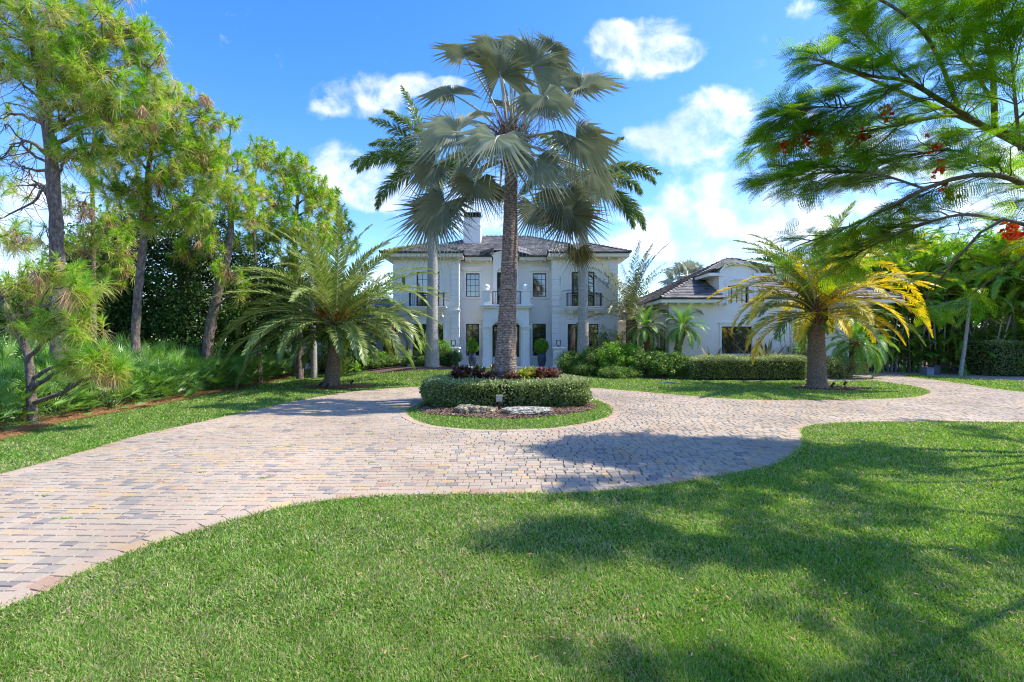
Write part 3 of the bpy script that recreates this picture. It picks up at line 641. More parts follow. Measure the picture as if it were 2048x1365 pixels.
def window(parent, x0, x1, z0, z1, y, cols, rows, name='window', frame=.06, bar=.028, label=None):
    """frame set in the reveal, glazing bars and the glass behind them"""
    m = MB(); yf = y+.12
    m.box(x0, x0+frame, yf, yf+.08, z0, z1).box(x1-frame, x1, yf, yf+.08, z0, z1).box(x0+frame, x1-frame, yf, yf+.08, z0, z0+frame).box(x0+frame, x1-frame, yf, yf+.08, z1-frame, z1)
    for k in range(1, cols):
        x = x0+(x1-x0)*k/cols; m.box(x-bar/2, x+bar/2, yf+.02, yf+.062, z0+frame, z1-frame)
    for k in range(1, rows):
        z = z0+(z1-z0)*k/rows; m.box(x0+frame, x1-frame, yf+.024, yf+.058, z-bar/2, z+bar/2)
    w = m.build(name, M['frame'], parent)
    if label: w['label'] = label
    MB().face((x0+frame, yf+.045, z0+frame), (x1-frame, yf+.045, z0+frame), (x1-frame, yf+.045, z1-frame), (x0+frame, yf+.045, z1-frame)).build('pane', M['glass'], w)
    return w
def header(mb, x0, x1, z, y, h=.16, out=.10, over=.12):
    mb.box(x0-over*.6, x1+over*.6, y-out*.5, y-.002, z, z+h*.55); mb.box(x0-over, x1+over, y-out, y-.002, z+h*.55, z+h)
def surround(mb, x0, x1, z0, z1, y, w=.13, out=.045, sill=True):
    mb.box(x0-w, x0-.002, y-out, y-.001, z0, z1+w).box(x1+.002, x1+w, y-out, y-.001, z0, z1+w).box(x0-.002, x1+.002, y-out, y-.001, z1+.002, z1+w)
    if sill: mb.box(x0-w-.06, x1+w+.06, y-out-.06, y-.001, z0-.12, z0-.002)
def roof_plane(ac, A0, B0, C0, D0, dz=.115, seed=1, skip=None):
    """stepped tile courses between the eave A0-B0 and the top D0-C0, each tile a little uneven"""
    A0, B0, C0, D0 = [np.asarray(q, float) for q in (A0, B0, C0, D0)]
    n = max(2, int(round((C0[2]-A0[2])/dz))); rg = np.random.default_rng(seed)
    nn = np.cross(B0-A0, D0-A0)
    if np.linalg.norm(nn) < 1e-6: nn = np.cross(B0-A0, C0-A0)
    nn = nn/np.linalg.norm(nn)
    if nn[2] < 0: nn = -nn
    e = (B0-A0)/np.linalg.norm(B0-A0); tw = .31
    for k in range(n):
        t0, t1 = k/n, (k+1)/n
        a = A0+(D0-A0)*t0; b = B0+(C0-B0)*t0; c = B0+(C0-B0)*t1; d = A0+(D0-A0)*t1
        w = np.linalg.norm(b-a)
        if w < .05: continue
        sa, sb = float(np.dot(a-A0, e)), float(np.dot(b-A0, e)); sd, sc = float(np.dot(d-A0, e)), float(np.dot(c-A0, e))
        off = (k % 2)*tw/2+rg.normal(0, .01)
        cuts = [sa]+[q for q in np.arange(math.ceil((sa-off)/tw)*tw+off, sb, tw) if sa+.02 < q < sb-.02]+[sb]
        for s0, s1 in zip(cuts[:-1], cuts[1:]):
            f = lambda s: (sd if s <= sa else sc if s >= sb else min(max(s, sd), sc))
            if skip and skip(a+e*((s0+s1)/2-sa)): continue
            lift = .036+rg.normal(0, .004)
            p0 = a+e*(s0-sa+.003)+nn*lift; p1 = a+e*(s1-sa-.003)+nn*(lift+rg.normal(0, .002))
            q1 = d+e*(f(s1)-sd)+nn*.004; q0 = d+e*(f(s0)-sd)+nn*.004
            r0 = a+e*(s0-sa+.003)-nn*.01; r1 = a+e*(s1-sa-.003)-nn*.01
            ac.add([p0, p1, q1, q0, r0, r1], [(0, 1, 2), (0, 2, 3), (4, 5, 1), (4, 1, 0)], float(rg.random()), 0)
def ridge_cap(ac, p, q, r=.09):
    n = max(2, int(np.linalg.norm(np.array(q)-p)/.35)); rg = np.random.default_rng(int(abs(p[0]*100)))
    for k in range(n):
        a = np.array(p)+(np.array(q)-p)*k/n; b = np.array(p)+(np.array(q)-p)*(k+1)/n
        tube(ac, [a+[0, 0, .03], b+[0, 0, .0]], [r*1.05, r*.85], 8, 0, float(rg.random()))
def hip(ac, x0, x1, y0, y1, z0, rise, front_only=False, seed=1, skip=None):
    """hip roof over a rectangle, equal pitch"""
    dx, dy = (x1-x0)/2, (y1-y0)/2; k = min(dx, dy); zr = z0+rise*k
    r0 = (x0+k, y0+k, zr); r1 = (x1-k, y1-k, zr)
    if dx >= dy:
        r0 = (x0+k, (y0+y1)/2, zr); r1 = (x1-k, (y0+y1)/2, zr)
        roof_plane(ac, (x0, y0, z0), (x1, y0, z0), r1, r0, seed=seed, skip=skip)
        roof_plane(ac, (x1, y1, z0), (x0, y1, z0), r0, r1, seed=seed+1)
        roof_plane(ac, (x0, y1, z0), (x0, y0, z0), r0, r0, seed=seed+2); roof_plane(ac, (x1, y0, z0), (x1, y1, z0), r1, r1, seed=seed+3)
    else:
        r0 = ((x0+x1)/2, y0+k, zr); r1 = ((x0+x1)/2, y1-k, zr)
        roof_plane(ac, (x0, y0, z0), (x1, y0, z0), r0, r0, seed=seed, skip=skip); roof_plane(ac, (x1, y1, z0), (x0, y1, z0), r1, r1, seed=seed+1)
        roof_plane(ac, (x0, y1, z0), (x0, y0, z0), r0, r1, seed=seed+2); roof_plane(ac, (x1, y0, z0), (x1, y1, z0), r1, r0, seed=seed+3)
    ridge_cap(ac, r0, r1)
    for c, r in (((x0, y0, z0), r0), ((x1, y0, z0), r1 if dx >= dy else r0), ((x0, y1, z0), r0 if dx >= dy else r1), ((x1, y1, z0), r1)): ridge_cap(ac, c, r)
    return r0, r1
def railing(parent, x0, x1, y, z0, h=.92, ret=0.0, gap=.115):
    m = MB(); t = .045
    m.box(x0, x1, y, y+t, z0+h-t, z0+h).box(x0, x1, y+.01, y+t-.01, z0+.07, z0+.10)
    for x in (x0, x1-t): m.box(x, x+t, y+.001, y+t-.001, z0, z0+h-t)
    n = int((x1-x0)/gap)
    for k in range(1, n):
        x = x0+(x1-x0)*k/n; m.box(x-.009, x+.009, y+.013, y+.031, z0+.10, z0+h-t)
    if ret:
        for x in (x0, x1-t):
            m.box(x+.001, x+t-.001, y+t, y+ret, z0+h-t, z0+h-.001)
            for k in range(1, int(ret/gap)): m.box(x+.013, x+.031, y+t+k*gap, y+t+k*gap+.018, z0, z0+h-t)
    return m.build('railing', M['iron'], parent)

house = empty('villa', (HC, 32, 0), 'two storey white stucco villa with grey tiled hip roof behind the island palm', 'house')
HX0, HX1 = HC-7.41, HC+7.41; IX = 3.1
ZE = 7.5                        # underside of the eaves
def hpart(mb, name, mat, bevel=0.0):
    o = mb.build(name, mat, None, bevel); o.parent = house; o.matrix_parent_inverse = house.matrix_world.inverted(); return o
house.location = (0, 0, 0)      # children carry world coordinates
w = MB()
holesL = []; dW = .76
fr_doors = {}
for sgn, side in ((-1, 'L'), (1, 'R')):
    bx = HC+sgn*5.13
    x0, x1 = (HX0, HC-IX) if sgn < 0 else (HC+IX, HX1)
    door = (bx-dW, bx+dW, 4.2, 6.58); gw = (bx-1.02, bx+1.02, .95, 3.12)
    slots = [(bx-1.72, bx-1.50, 5.75, 6.3), (bx+1.52, bx+1.74, 5.75, 6.3)]
    wall_grid(w, x0, x1, -.1, ZE+.05, YB, [door, gw]+slots)
    fr_doors[side] = (door, gw, slots)
    # side walls of the bay
    w.face((x0, YB, -.1), (x0, YB, ZE+.05), (x0, 45, ZE+.05), (x0, 45, -.1)) if sgn < 0 else w.face((x0, YB, -.1), (x0, YB, ZE+.05), (x0, YC+.3, ZE+.05), (x0, YC+.3, -.1))
    w.face((x1, YB, -.1), (x1, 45, -.1), (x1, 45, ZE+.05), (x1, YB, ZE+.05)) if sgn > 0 else w.face((x1, YB, -.1), (x1, YC+.3, -.1), (x1, YC+.3, ZE+.05), (x1, YB, ZE+.05))
cw = [(Xat(932, YC), Xat(959, YC), Zat(594.5, YC), Zat(547, YC)), (Xat(1065.5, YC), Xat(1092.5, YC), Zat(594.5, YC), Zat(547, YC))]
gw2 = [(Xat(932, YC), Xat(958.5, YC), Zat(712, YC), Zat(648, YC)), (Xat(1065, YC), Xat(1092, YC), Zat(712, YC), Zat(648, YC))]
cd = (HC-.62, HC+.62, 4.3, 6.75)
ed = (HC-.92, HC+.92, ZT-.02, 3.12)
wall_grid(w, HC-IX, HC+IX, -.1, ZE+.05, YC, cw+gw2+[cd, ed])
w.face((HX0, 45, -.1), (HX0, 45, ZE), (HX1, 45, ZE), (HX1, 45, -.1))
hpart(w, 'wall', M['stucco'])
# dark room behind the glass so that panes reflect over depth
# floor band, quoins, frieze and window trim
t = MB(); q = MB(); qz = [(z, z+.30) for z in np.arange(4.32, 6.95, .345)]+[(z, z+.30) for z in np.arange(.42, 3.75, .345)]
for sgn, side in ((-1, 'L'), (1, 'R')):
    x0, x1 = (HX0, HC-IX) if sgn < 0 else (HC+IX, HX1)
    xi, xo = (x1-.46, x0+.46) if sgn < 0 else (x0+.46, x1-.46)
    for (c, d) in ((min(x1 if sgn < 0 else x0, xi), max(x1 if sgn < 0 else x0, xi)), (min(x0 if sgn < 0 else x1, xo), max(x0 if sgn < 0 else x1, xo))):
        for lo, hi in ((0, 4), (4, 9)):
            q = MB()
            for (a, b) in qz:
                if lo <= a < hi: q.box(c-.03, d+.03, YB-.07, YB+.4, a, b)
            q.box(c-.01, d+.01, YB-.03, YB+.4, min(a for a, b in qz if lo <= a < hi), max(b for a, b in qz if lo <= a < hi)-.01)
            hpart(q, 'quoins', M['trim'], .012)
    t.box(x0-.10, x1+.10, YB-.12, YB+.3, 3.98, 4.06).box(x0-.05, x1+.05, YB-.07, YB+.3, 3.86, 3.978)
    door, gw, slots = fr_doors[side]
    surround(t, *door, YB, .13, .07, False); header(t, door[0]-.12, door[1]+.12, door[3]+.14, YB, .18)
    surround(t, *gw, YB, .15, .08); header(t, gw[0]-.1, gw[1]+.1, gw[3]+.14, YB, .12)
    for s_ in slots: surround(t, *s_, YB, .05, .02, False)
for h in cw: surround(t, *h, YC, .11, .07); header(t, h[0]-.1, h[1]+.1, h[3]+.13, YC, .28, .20, .16)
for h in gw2: surround(t, *h, YC, .12, .08); header(t, h[0]-.02, h[1]+.02, h[3]+.12, YC, .12)
surround(t, *cd, YC, .13, .05, False)
t.box(HC-IX, HC+IX, YC-.05, YC-.001, ZT, ZT+.55)
hpart(t, 'trim', M['trim'], .008)
# windows and doors
for side in 'LR':
    door, gw, slots = fr_doors[side]
    dd = window(house, *door, YB, 4, 5, 'french_door', .07)
    MB().box((door[0]+door[1])/2-.06, (door[0]+door[1])/2+.06, YB+.10, YB+.21, door[2]+.07, door[3]-.07).build('centre_stile', M['frame'], dd)
    window(house, *gw, YB, 1 if side == 'R' else 2, 1, 'window', .05)
    for s_ in slots: window(house, *s_, YB, 1, 1, 'slot_window', .025)
for h in cw: window(house, *h, YC, 3, 4)
for h in gw2: window(house, *h, YC, 2, 3)
dd = window(house, *cd, YC, 2, 5, 'balcony_door', .09)
ent = window(house, *ed, YC, 2, 1, 'front_door', .13, .12, label='dark bronze double front door with tall glass panels')
MB().box(HC-.05, HC-.02, YC+.03, YC+.1, 1.3, 2.0).box(HC+.02, HC+.05, YC+.03, YC+.1, 1.3, 2.0).build('handle', M['steel'], ent)
# eaves: soffit, fascia, gutter and small brackets
ov = .62
def eave(x0, x1, yw, ends):
    e = MB()
    e.box(x0, x1, yw-ov, yw+.25, ZE, ZE+.05); e.box(x0, x1, yw-ov-.03, yw-ov-.001, ZE-.02, ZE+.20)
    e.box(max(x0, HX0)+.0, min(x1, HX1), yw-.07, yw-.001, ZE-.13, ZE-.001)
    n = int((x1-x0)/.78)
    for k in range(n):
        x = x0+.35+k*(x1-x0-.7)/max(n-1, 1)
        e.box(x-.06, x+.06, yw-.46, yw-.069, ZE-.129, ZE+.002)
    hpart(e, 'eaves', M['cream'])
eave(HX0-ov, HC-IX+ov*.55, YB, 0); eave(HC+IX-ov*.55, HX1+ov, YB, 0); eave(HC-IX+ov*.55+.003, HC-.93, YC, 0); eave(HC+.93, HC+IX-ov*.55-.003, YC, 0)
for sx in (-1, 1):
    e = MB(); xw = HX0 if sx < 0 else HX1; xo = xw+sx*ov
    e.box(min(xw, xo), max(xw, xo), YB+.26, 45.6, ZE+.002, ZE+.048); e.box(min(xo, xo+sx*.03), max(xo, xo+sx*.03), YB-ov, 45.6, ZE-.02, ZE+.20)
    hpart(e, 'side_eaves', M['cream'])
gz0, gz1 = ZE+.20, ZE+.30
for (a, b, yw) in ((HX0-ov-.08, HC-IX+ov*.55+.03, YB), (HC+IX-ov*.55-.03, HX1+ov+.08, YB), (HC-IX+ov*.55+.035, HC-.94, YC), (HC+.94, HC+IX-ov*.55-.035, YC)): hpart(MB().box(a, b, yw-ov-.13, yw-ov+.05, gz0, gz1), 'gutter', M['dark'])
hpart(MB().box(HX0-ov-.10, HX0-ov+.05, YB-ov+.06, 45.7, gz0+.001, gz1-.001), 'gutter', M['dark']); hpart(MB().box(HX1+ov-.05, HX1+ov+.10, YB-ov+.06, 45.7, gz0+.001, gz1-.001), 'gutter', M['dark'])
ra = Acc(); zr = ZE+.27; ov2 = ov+.1
rx0, rx1, ry0, ry1 = HX0-ov2, HX1+ov2, YC-ov2, 45.6
r0, r1 = hip(ra, rx0, rx1, ry0, ry1, zr, .415, seed=10, skip=lambda p: abs(p[0]-HC) < .98 and p[1] < YC+.75)
# bay hips running into the main slope
for sgn in (-1, 1):
    bx0, bx1 = (HX0-ov2-.01, HC-IX+ov*.6) if sgn < 0 else (HC+IX-ov*.6, HX1+ov2+.01)
    k = (bx1-bx0)/2; zz = zr+.415*k; cxm = (bx0+bx1)/2; yb = YB-ov2
    top = (cxm, yb+k, zz); back = (cxm, yb+k+1.6, zz)
    roof_plane(ra, (bx0, yb, zr+.01), (bx1, yb, zr+.01), top, top, seed=40+sgn)
    roof_plane(ra, (bx1, yb, zr+.01), (bx1, yb+1.5+.0, zr+.01), back, top, seed=50+sgn); roof_plane(ra, (bx0, yb+1.5, zr+.01), (bx0, yb, zr+.01), top, back, seed=60+sgn)
    for c in ((bx0, yb, zr), (bx1, yb, zr)): ridge_cap(ra, c, top)
    ridge_cap(ra, top, back)
ro = ra.build('roof', M['roof'], house)
# central wall dormer with a curved head
def arch_pts(cx, rx, zs, rise, n=14): return [(cx-rx*math.cos(PI*k/n), zs+rise*math.sin(PI*k/n)) for k in range(n+1)]
d = MB(); dcx = HC; ap = arch_pts(dcx, .62, 6.55, .42)
hd = [(dcx-.86, 7.35)]+arch_pts(dcx, .86, 7.72, .30, 14)+[(dcx+.86, 7.35)]
yd = YC-.30
top = arch_pts(dcx, .86, 7.78, .32, 14); bot = arch_pts(dcx, .60, 6.75, .30, 14)
for (a, b), (c2, d2) in zip(zip(bot[:-1], bot[1:]), zip(top[:-1], top[1:])):
    d.face((a[0], yd, a[1]), (b[0], yd, b[1]), (d2[0], yd, d2[1]), (c2[0], yd, c2[1])); d.face((a[0], yd, a[1]), (a[0], YC+.2, a[1]), (b[0], YC+.2, b[1]), (b[0], yd, b[1]))
    d.face((c2[0], yd, c2[1]), (d2[0], yd, d2[1]), (d2[0], YC+1.5, d2[1]), (c2[0], YC+1.5, c2[1]))
for sgn in (-1, 1):
    xa, xb = dcx+sgn*.60, dcx+sgn*.86
    if sgn < 0: xa, xb = xb, xa
    d.box(xa, xb, yd+.004, YC-.002, 4.35, 6.75); d.box(xa, xb, yd+.006, YC+1.4, 6.752, 7.775)
hpart(d, 'dormer', M['trim'])
cap = MB(); c1 = arch_pts(dcx, .98, 7.80, .36, 14); c0 = arch_pts(dcx, .88, 7.76, .32, 14)
for i in range(14):
    a, b, p_, q_ = c0[i], c0[i+1], c1[i], c1[i+1]
    cap.face((a[0], yd-.12, a[1]), (b[0], yd-.12, b[1]), (q_[0], yd-.12, q_[1]), (p_[0], yd-.12, p_[1])); cap.face((p_[0], yd-.12, p_[1]), (q_[0], yd-.12, q_[1]), (q_[0], YC+1.9, q_[1]), (p_[0], YC+1.9, p_[1])); cap.face((b[0], yd-.12, b[1]), (a[0], yd-.12, a[1]), (a[0], yd+.1, a[1]), (b[0], yd+.1, b[1]))
hpart(cap, 'dormer_cornice', M['trim'])
for sgn in (-1, 1):
    fl = Acc()
    x0, x1 = (dcx-1.75, dcx-.86) if sgn < 0 else (dcx+.86, dcx+1.75)
    if sgn < 0: roof_plane(fl, (x0, YC-.75, zr+.02), (x1, YC-.75, zr+.25), (x1, YC+1.2, zr+1.0), (x0, YC+.3, zr+.5), seed=70)
    else: roof_plane(fl, (x0, YC-.75, zr+.25), (x1, YC-.75, zr+.02), (x1, YC+.3, zr+.5), (x0, YC+1.2, zr+1.0), seed=71)
    fl.build('dormer_roof', M['roof'], house)
# portal with arched opening, pedestals and balcony above
p = MB(); PX0, PX1 = Xat(965, YP), Xat(1060, YP); PC = (PX0+PX1)/2; ZP = Zat(617, YP)
rx_ = .92; zs_ = 3.05-.0; rise = .42
av = arch_pts(PC, 1.18, 2.98, .62, 20); ai = arch_pts(PC, .94, 2.9, .44, 20)
xs_ = [PX0+.06]+[a[0] for a in av]+[PX1-.06]
for a, b in zip(av[:-1], av[1:]):
    p.face((a[0], YP, a[1]), (b[0], YP, b[1]), (b[0], YP, ZP), (a[0], YP, ZP))
p.face((PX0+.06, YP, 2.98), (av[0][0], YP, 2.98), (av[0][0], YP, ZP), (PX0+.06, YP, ZP)); p.face((av[-1][0], YP, 2.98), (PX1-.06, YP, 2.98), (PX1-.06, YP, ZP), (av[-1][0], YP, ZP))
p.face((PX0+.06, YP, ZT), (PX0+.06, YP, ZP), (PX0+.06, YC, ZP), (PX0+.06, YC, ZT)); p.face((PX1-.06, YP, ZT), (PX1-.06, YC, ZT), (PX1-.06, YC, ZP), (PX1-.06, YP, ZP))
# moulded archivolt and the intrados going back to the door
for (o_, i_, y0, y1) in ((av, ai, YP-.06, YP-.06),):
    for k in range(20):
        a, b, c2, d2 = i_[k], i_[k+1], o_[k], o_[k+1]
        p.face((a[0], y0+.10, a[1]), (b[0], y0+.10, b[1]), (d2[0], y0, d2[1]), (c2[0], y0, c2[1]))
        p.face((c2[0], y0, c2[1]), (d2[0], y0, d2[1]), (d2[0], YP+.001, d2[1]), (c2[0], YP+.001, c2[1]))
hpart(p, 'portal', M['trim'])
it = MB()
for k in range(20):
    a, b = ai[k], ai[k+1]; it.face((b[0], YP+.04, b[1]), (a[0], YP+.04, a[1]), (a[0], YC-.02, a[1]), (b[0], YC-.02, b[1]))
ye = YC-.1
top2 = [(a[0], ZP) for a in ai]
for k in range(20):
    a, b = ai[k], ai[k+1]
it.box(PC-1.17, PC-.94, YP-.055, YC-.02, ZT, 2.93).box(PC+.94, PC+1.17, YP-.055, YC-.02, ZT, 2.93)
hpart(it, 'portal_lining', M['cream'])
for sgn in (-1, 1):
    pil = MB()
    xo = PX0 if sgn < 0 else PX1-.50
    for z in np.arange(ZT+.62, 2.75, .36): pil.box(xo+.03, xo+.47, YP-.12, YP+.02, z, z+.315)
    pil.box(xo+.05, xo+.45, YP-.10, YP+.02, ZT, 2.86)
    pil.box(xo, xo+.50, YP-.15, YP+.02, ZT, ZT+.59); pil.box(xo-.02, xo+.52, YP-.17, YP+.02, 2.80, 2.88).box(xo-.08, xo+.58, YP-.22, YP+.02, 2.882, 3.0)
    hpart(pil, 'pilaster', M['trim'], .008)
sl = MB(); sl.box(PX0-.10, PX1+.10, YP-.22, YC-.001, ZP+.002, ZP+.10).box(PX0-.18, PX1+.18, YP-.30, YC-.002, ZP+.102, ZP+.24)
hpart(sl, 'balcony_slab', M['trim'], .01)
ZB = ZP+.24
for sgn in (-1, 1):
    pd = MB(); xc = Xat(974, YP) if sgn < 0 else Xat(1051.5, YP)
    pd.box(xc-.32, xc+.32, YP-.26, YP+.38, ZB+.001, ZB+.13).box(xc-.27, xc+.27, YP-.21, YP+.33, ZB+.131, ZB+.86).box(xc-.33, xc+.33, YP-.27, YP+.39, ZB+.861, ZB+.93)
    pd.box(xc-.18, xc+.18, YP-.225, YP-.20, ZB+.22, ZB+.75)
    hpart(pd, 'pedestal', M['trim'], .01)
rr = railing(house, PX0+.62, PX1-.60, YP-.15, ZB+.002, .86)
for sgn in (-1, 1):       # side balconies over the ground floor windows
    bx = HC+sgn*5.13
    s2 = MB(); s2.box(bx-1.22, bx+1.22, YB-.62, YB-.125, 4.06, 4.17).box(bx-1.30, bx+1.30, YB-.70, YB-.126, 4.171, 4.25).box(bx-1.14, bx+1.14, YB-.54, YB-.124, 3.98, 4.059)
    for cxx in (bx-.85, bx+.85): s2.prism([(YB-.08, 3.98), (YB-.48, 3.98), (YB-.44, 3.84), (YB-.30, 3.74), (YB-.22, 3.60), (YB-.14, 3.42), (YB-.08, 3.38)], cxx-.16, cxx+.16)
    hpart(s2, 'balcony_slab', M['trim'], .008)
    railing(house, bx-1.13, bx+1.13, YB-.60, 4.25, .88, .5)
ch = MB(); cxh = Xat(945, 37); 
ch.box(cxh-.65, cxh+.65, 36.5, 37.8, 9.0, 10.75).box(cxh-.60, cxh+.60, 36.55, 37.75, 10.751, 11.35).box(cxh-.66, cxh+.66, 36.49, 37.81, 10.72, 10.80)
cho = hpart(ch, 'chimney', M['trim'], .01)
cc_ = MB(); cc_.box(cxh-.62, cxh+.62, 36.53, 37.77, 11.352, 11.50)
for a_ in np.linspace(-.5, .5, 6): cc_.box(cxh+a_-.03, cxh+a_+.03, 36.56, 37.74, 11.50, 11.66)
cc_.box(cxh-.66, cxh+.66, 36.5, 37.8, 11.661, 11.73)
hpart(cc_, 'chimney_cap', M['dark'])
# low side wings of the villa
lx0, lx1 = -15.5, HX0
hpart(MB().box(lx0, lx1-.002, 34.2, 42, -.1, 3.35), 'side_wing_wall', M['stucco']); hpart(MB().box(HX1+.002, 11.2, 36.2, 42, -.1, 3.42), 'link_wall', M['stucco'])
hpart(MB().box(lx0-.4, lx1-.003, 33.75, 34.19, 3.32, 3.46), 'side_wing_eaves', M['trim']); hpart(MB().box(HX1+.003, 11.2, 35.72, 36.19, 3.38, 3.52), 'link_eaves', M['trim'])
la = Acc(); roof_plane(la, (lx0-.5, 33.7, 3.48), (lx1, 33.7, 3.48), (lx1, 38.5, 5.4), (lx0+3, 38.5, 5.4), seed=80)
roof_plane(la, (lx0-.5, 43, 3.48), (lx0-.5, 33.7, 3.48), (lx0+3, 38.5, 5.4), (lx0+3, 38.6, 5.4), seed=82)
lb = Acc(); roof_plane(lb, (HX1+.01, 35.65, 3.54), (11.2, 35.65, 3.54), (11.2, 38.6, 4.95), (HX1+.01, 38.6, 4.95), seed=81); lb.build('link_roof', M['roof'], house)
wo = la.build('side_wing_roof', M['roof'], house)
sw = window(house, Xat(716, 34.2), Xat(745, 34.2), 1.0, 2.9, 34.04, 2, 3)
sw2 = window(house, Xat(1243, 36.2), Xat(1272, 36.2), .9, 2.7, 36.04, 2, 3)
cam_ = MB(); cam_.box(Xat(886, YB)-.03, Xat(886, YB)+.03, YB-.22, YB-.001, 3.60, 3.66).lathe(Xat(886, YB), YB-.26, [(.0, 3.50), (.07, 3.52), (.09, 3.60), (.07, 3.67), (.01, 3.69)], 12); 
cm = cam_.build('security_camera', M['white']); tag(cm, 'small white security camera on the facade under the balcony band', 'camera')
cam_.v = cam_.v

# terrace in front of the door
ter = MB(); ter.box(-3.75, 2.72, 30.5, 33.38, -.1, ZT-.05).box(-3.80, 2.77, 30.44, 33.38, ZT-.049, ZT)
tag(ter.build('terrace', M['cream'], None, .01), 'raised pale stone terrace before the front door', kind='structure')
for u, side in ((907, 'left'), (1117, 'right')):
    x = Xat(u, 31); z1 = 1.50
    b = MB(); b.box(x-.38, x+.38, 30.55, 31.35, -.1, z1).box(x-.44, x+.44, 30.49, 31.41, z1+.001, z1+.11).box(x-.43, x+.43, 30.5, 31.4, -.1, .42)
    for (a, c) in ((x-.27, x-.22), (x+.22, x+.27)): b.box(a, c, 30.528, 30.549, .6, 1.32)
    b.box(x-.22, x+.22, 30.528, 30.549, .6, .65).box(x-.22, x+.22, 30.528, 30.549, 1.27, 1.32)
    o = b.build('garden_pier', M['trim'], None, .01, loc=(x, 31, 0)); tag(o, f'white panelled pier at the {side} end of the terrace', 'pier', 'piers beside the terrace')
    lt = MB(); zb = z1+.112
    lt.box(x-.10, x+.10, 30.88, 31.08, zb, zb+.03).box(x-.02, x+.02, 30.96, 31.0, zb+.03, zb+.13)
    for (dx, dy) in ((-.13, -.13), (.10, -.13), (-.13, .10), (.10, .10)): lt.box(x+dx, x+dx+.03, 30.98+dy, 30.98+dy+.03, zb+.131, zb+.42)
    lt.box(x-.135, x+.135, 30.845, 31.115, zb+.10, zb+.13).box(x-.15, x+.15, 30.83, 31.13, zb+.421, zb+.45)
    r_ = empty('pier_lantern', (0, 0, 0), f'small square black lantern on top of the {side} terrace pier', 'lantern', 'lanterns on the terrace piers'); r_.location = (x, 30.98, zb)
    lo = lt.build('lantern_frame', M['dark'], None, 0, loc=(x, 30.98, zb)); lo.location = (0, 0, 0); lo.parent = r_
    gl = MB().box(x-.09, x+.09, 30.89, 31.07, zb+.14, zb+.41).build('lantern_glass', M['lampglass'], None, 0, loc=(x, 30.98, zb)); gl.location = (0, 0, 0); gl.parent = r_
for sgn, side in ((-1, 'left'), (1, 'right')):
    x = Xat(974, YP) if sgn < 0 else Xat(1051.5, YP); z = ZB+.93
    b = MB().lathe(x, YP+.06, [(.001, z), (.11, z+.001), (.10, z+.05), (.13, z+.08), (.19, z+.16), (.20, z+.24), (.17, z+.33), (.09, z+.40), (.001, z+.42)], 24)
    b.build('stone_ball', M['white'], None, 0, loc=(x, YP+.06, z)); o = bpy.context.scene.objects[-1]
for o in [q for q in COL.objects if q.name.startswith('stone_ball')]:
    s_ = 'left' if o.location.x < HC else 'right'; tag(o, f'white stone ball finial on the {s_} balcony pedestal above the door', 'finial', 'stone balls over the portal')

# ------------------------------------------------------------------ garage wing at the right
gar = empty('garage_house', (0, 0, 0), 'lower white wing with hip roof and arched dormer behind the clipped hedge', 'house')
def gpart(mb, name, mat, bevel=0.0):
    o = mb.build(name, mat, None, bevel); o.parent = gar; return o
GY = 28.0; GX0, GX1 = 9.1, 17.05; GZ = 4.2; gx2 = 21.6
w = MB(); gwin = (Xat(1443, GY), Xat(1504, GY), Zat(708, GY), Zat(653.5, GY)); dwin = (Xat(1455.5, GY), Xat(1497, GY), 4.05, Zat(572, GY))
DX0, DX1 = Xat(1438, GY), Xat(1516, GY)
wall_grid(w, GX0, GX1, -.1, GZ, GY, [gwin])
wall_grid(w, DX0, DX1, GZ, Zat(552, GY), GY, [(dwin[0], dwin[1], GZ, dwin[3])])
dt = arch_pts((DX0+DX1)/2, (DX1-DX0)/2, Zat(552, GY), .62, 16)
for a, b in zip(dt[:-1], dt[1:]): w.face((a[0], GY, Zat(552, GY)), (b[0], GY, Zat(552, GY)), (b[0], GY, b[1]), (a[0], GY, a[1]))
w.face((GX0, GY, -.1), (GX0, GY, GZ), (GX0, 39, GZ), (GX0, 39, -.1)); w.face((GX1, GY, -.1), (GX1, 31, -.1), (GX1, 31, GZ), (GX1, GY, GZ))
w.face((GX1, 31, -.1), (gx2, 31, -.1), (gx2, 31, GZ), (GX1, 31, GZ)); w.face((gx2, 31, -.1), (gx2, 39, -.1), (gx2, 39, GZ), (gx2, 31, GZ)); w.face((GX0, 39, -.1), (GX0, 39, GZ), (gx2, 39, GZ), (gx2, 39, -.1))
w.face((DX0, GY, GZ), (DX0, GY, Zat(552, GY)), (DX0, GY+4.2, Zat(552, GY)), (DX0, GY+2, GZ)); w.face((DX1, GY, GZ), (DX1, GY+2, GZ), (DX1, GY+4.2, Zat(552, GY)), (DX1, GY, Zat(552, GY)))
gpart(w, 'wall', M['stucco'])
t = MB(); surround(t, *gwin, GY, .12, .04); header(t, gwin[0]-.05, gwin[1]+.05, gwin[3]+.13, GY, .13); surround(t, dwin[0], dwin[1], dwin[2], dwin[3], GY, .10, .04, False)
ht = arch_pts((DX0+DX1)/2, .86, dwin[3]+.12, .34, 14); h2 = arch_pts((DX0+DX1)/2, .76, dwin[3]+.12, .24, 14)
for i in range(14):
    a, b, p_, q_ = h2[i], h2[i+1], ht[i], ht[i+1]
    t.face((a[0], GY-.09, a[1]), (b[0], GY-.09, b[1]), (q_[0], GY-.09, q_[1]), (p_[0], GY-.09, p_[1])); t.face((p_[0], GY-.09, p_[1]), (q_[0], GY-.09, q_[1]), (q_[0], GY+.001, q_[1]), (p_[0], GY+.001, p_[1])); t.face((b[0], GY-.09, b[1]), (a[0], GY-.09, a[1]), (a[0], GY, a[1]), (b[0], GY, b[1]))
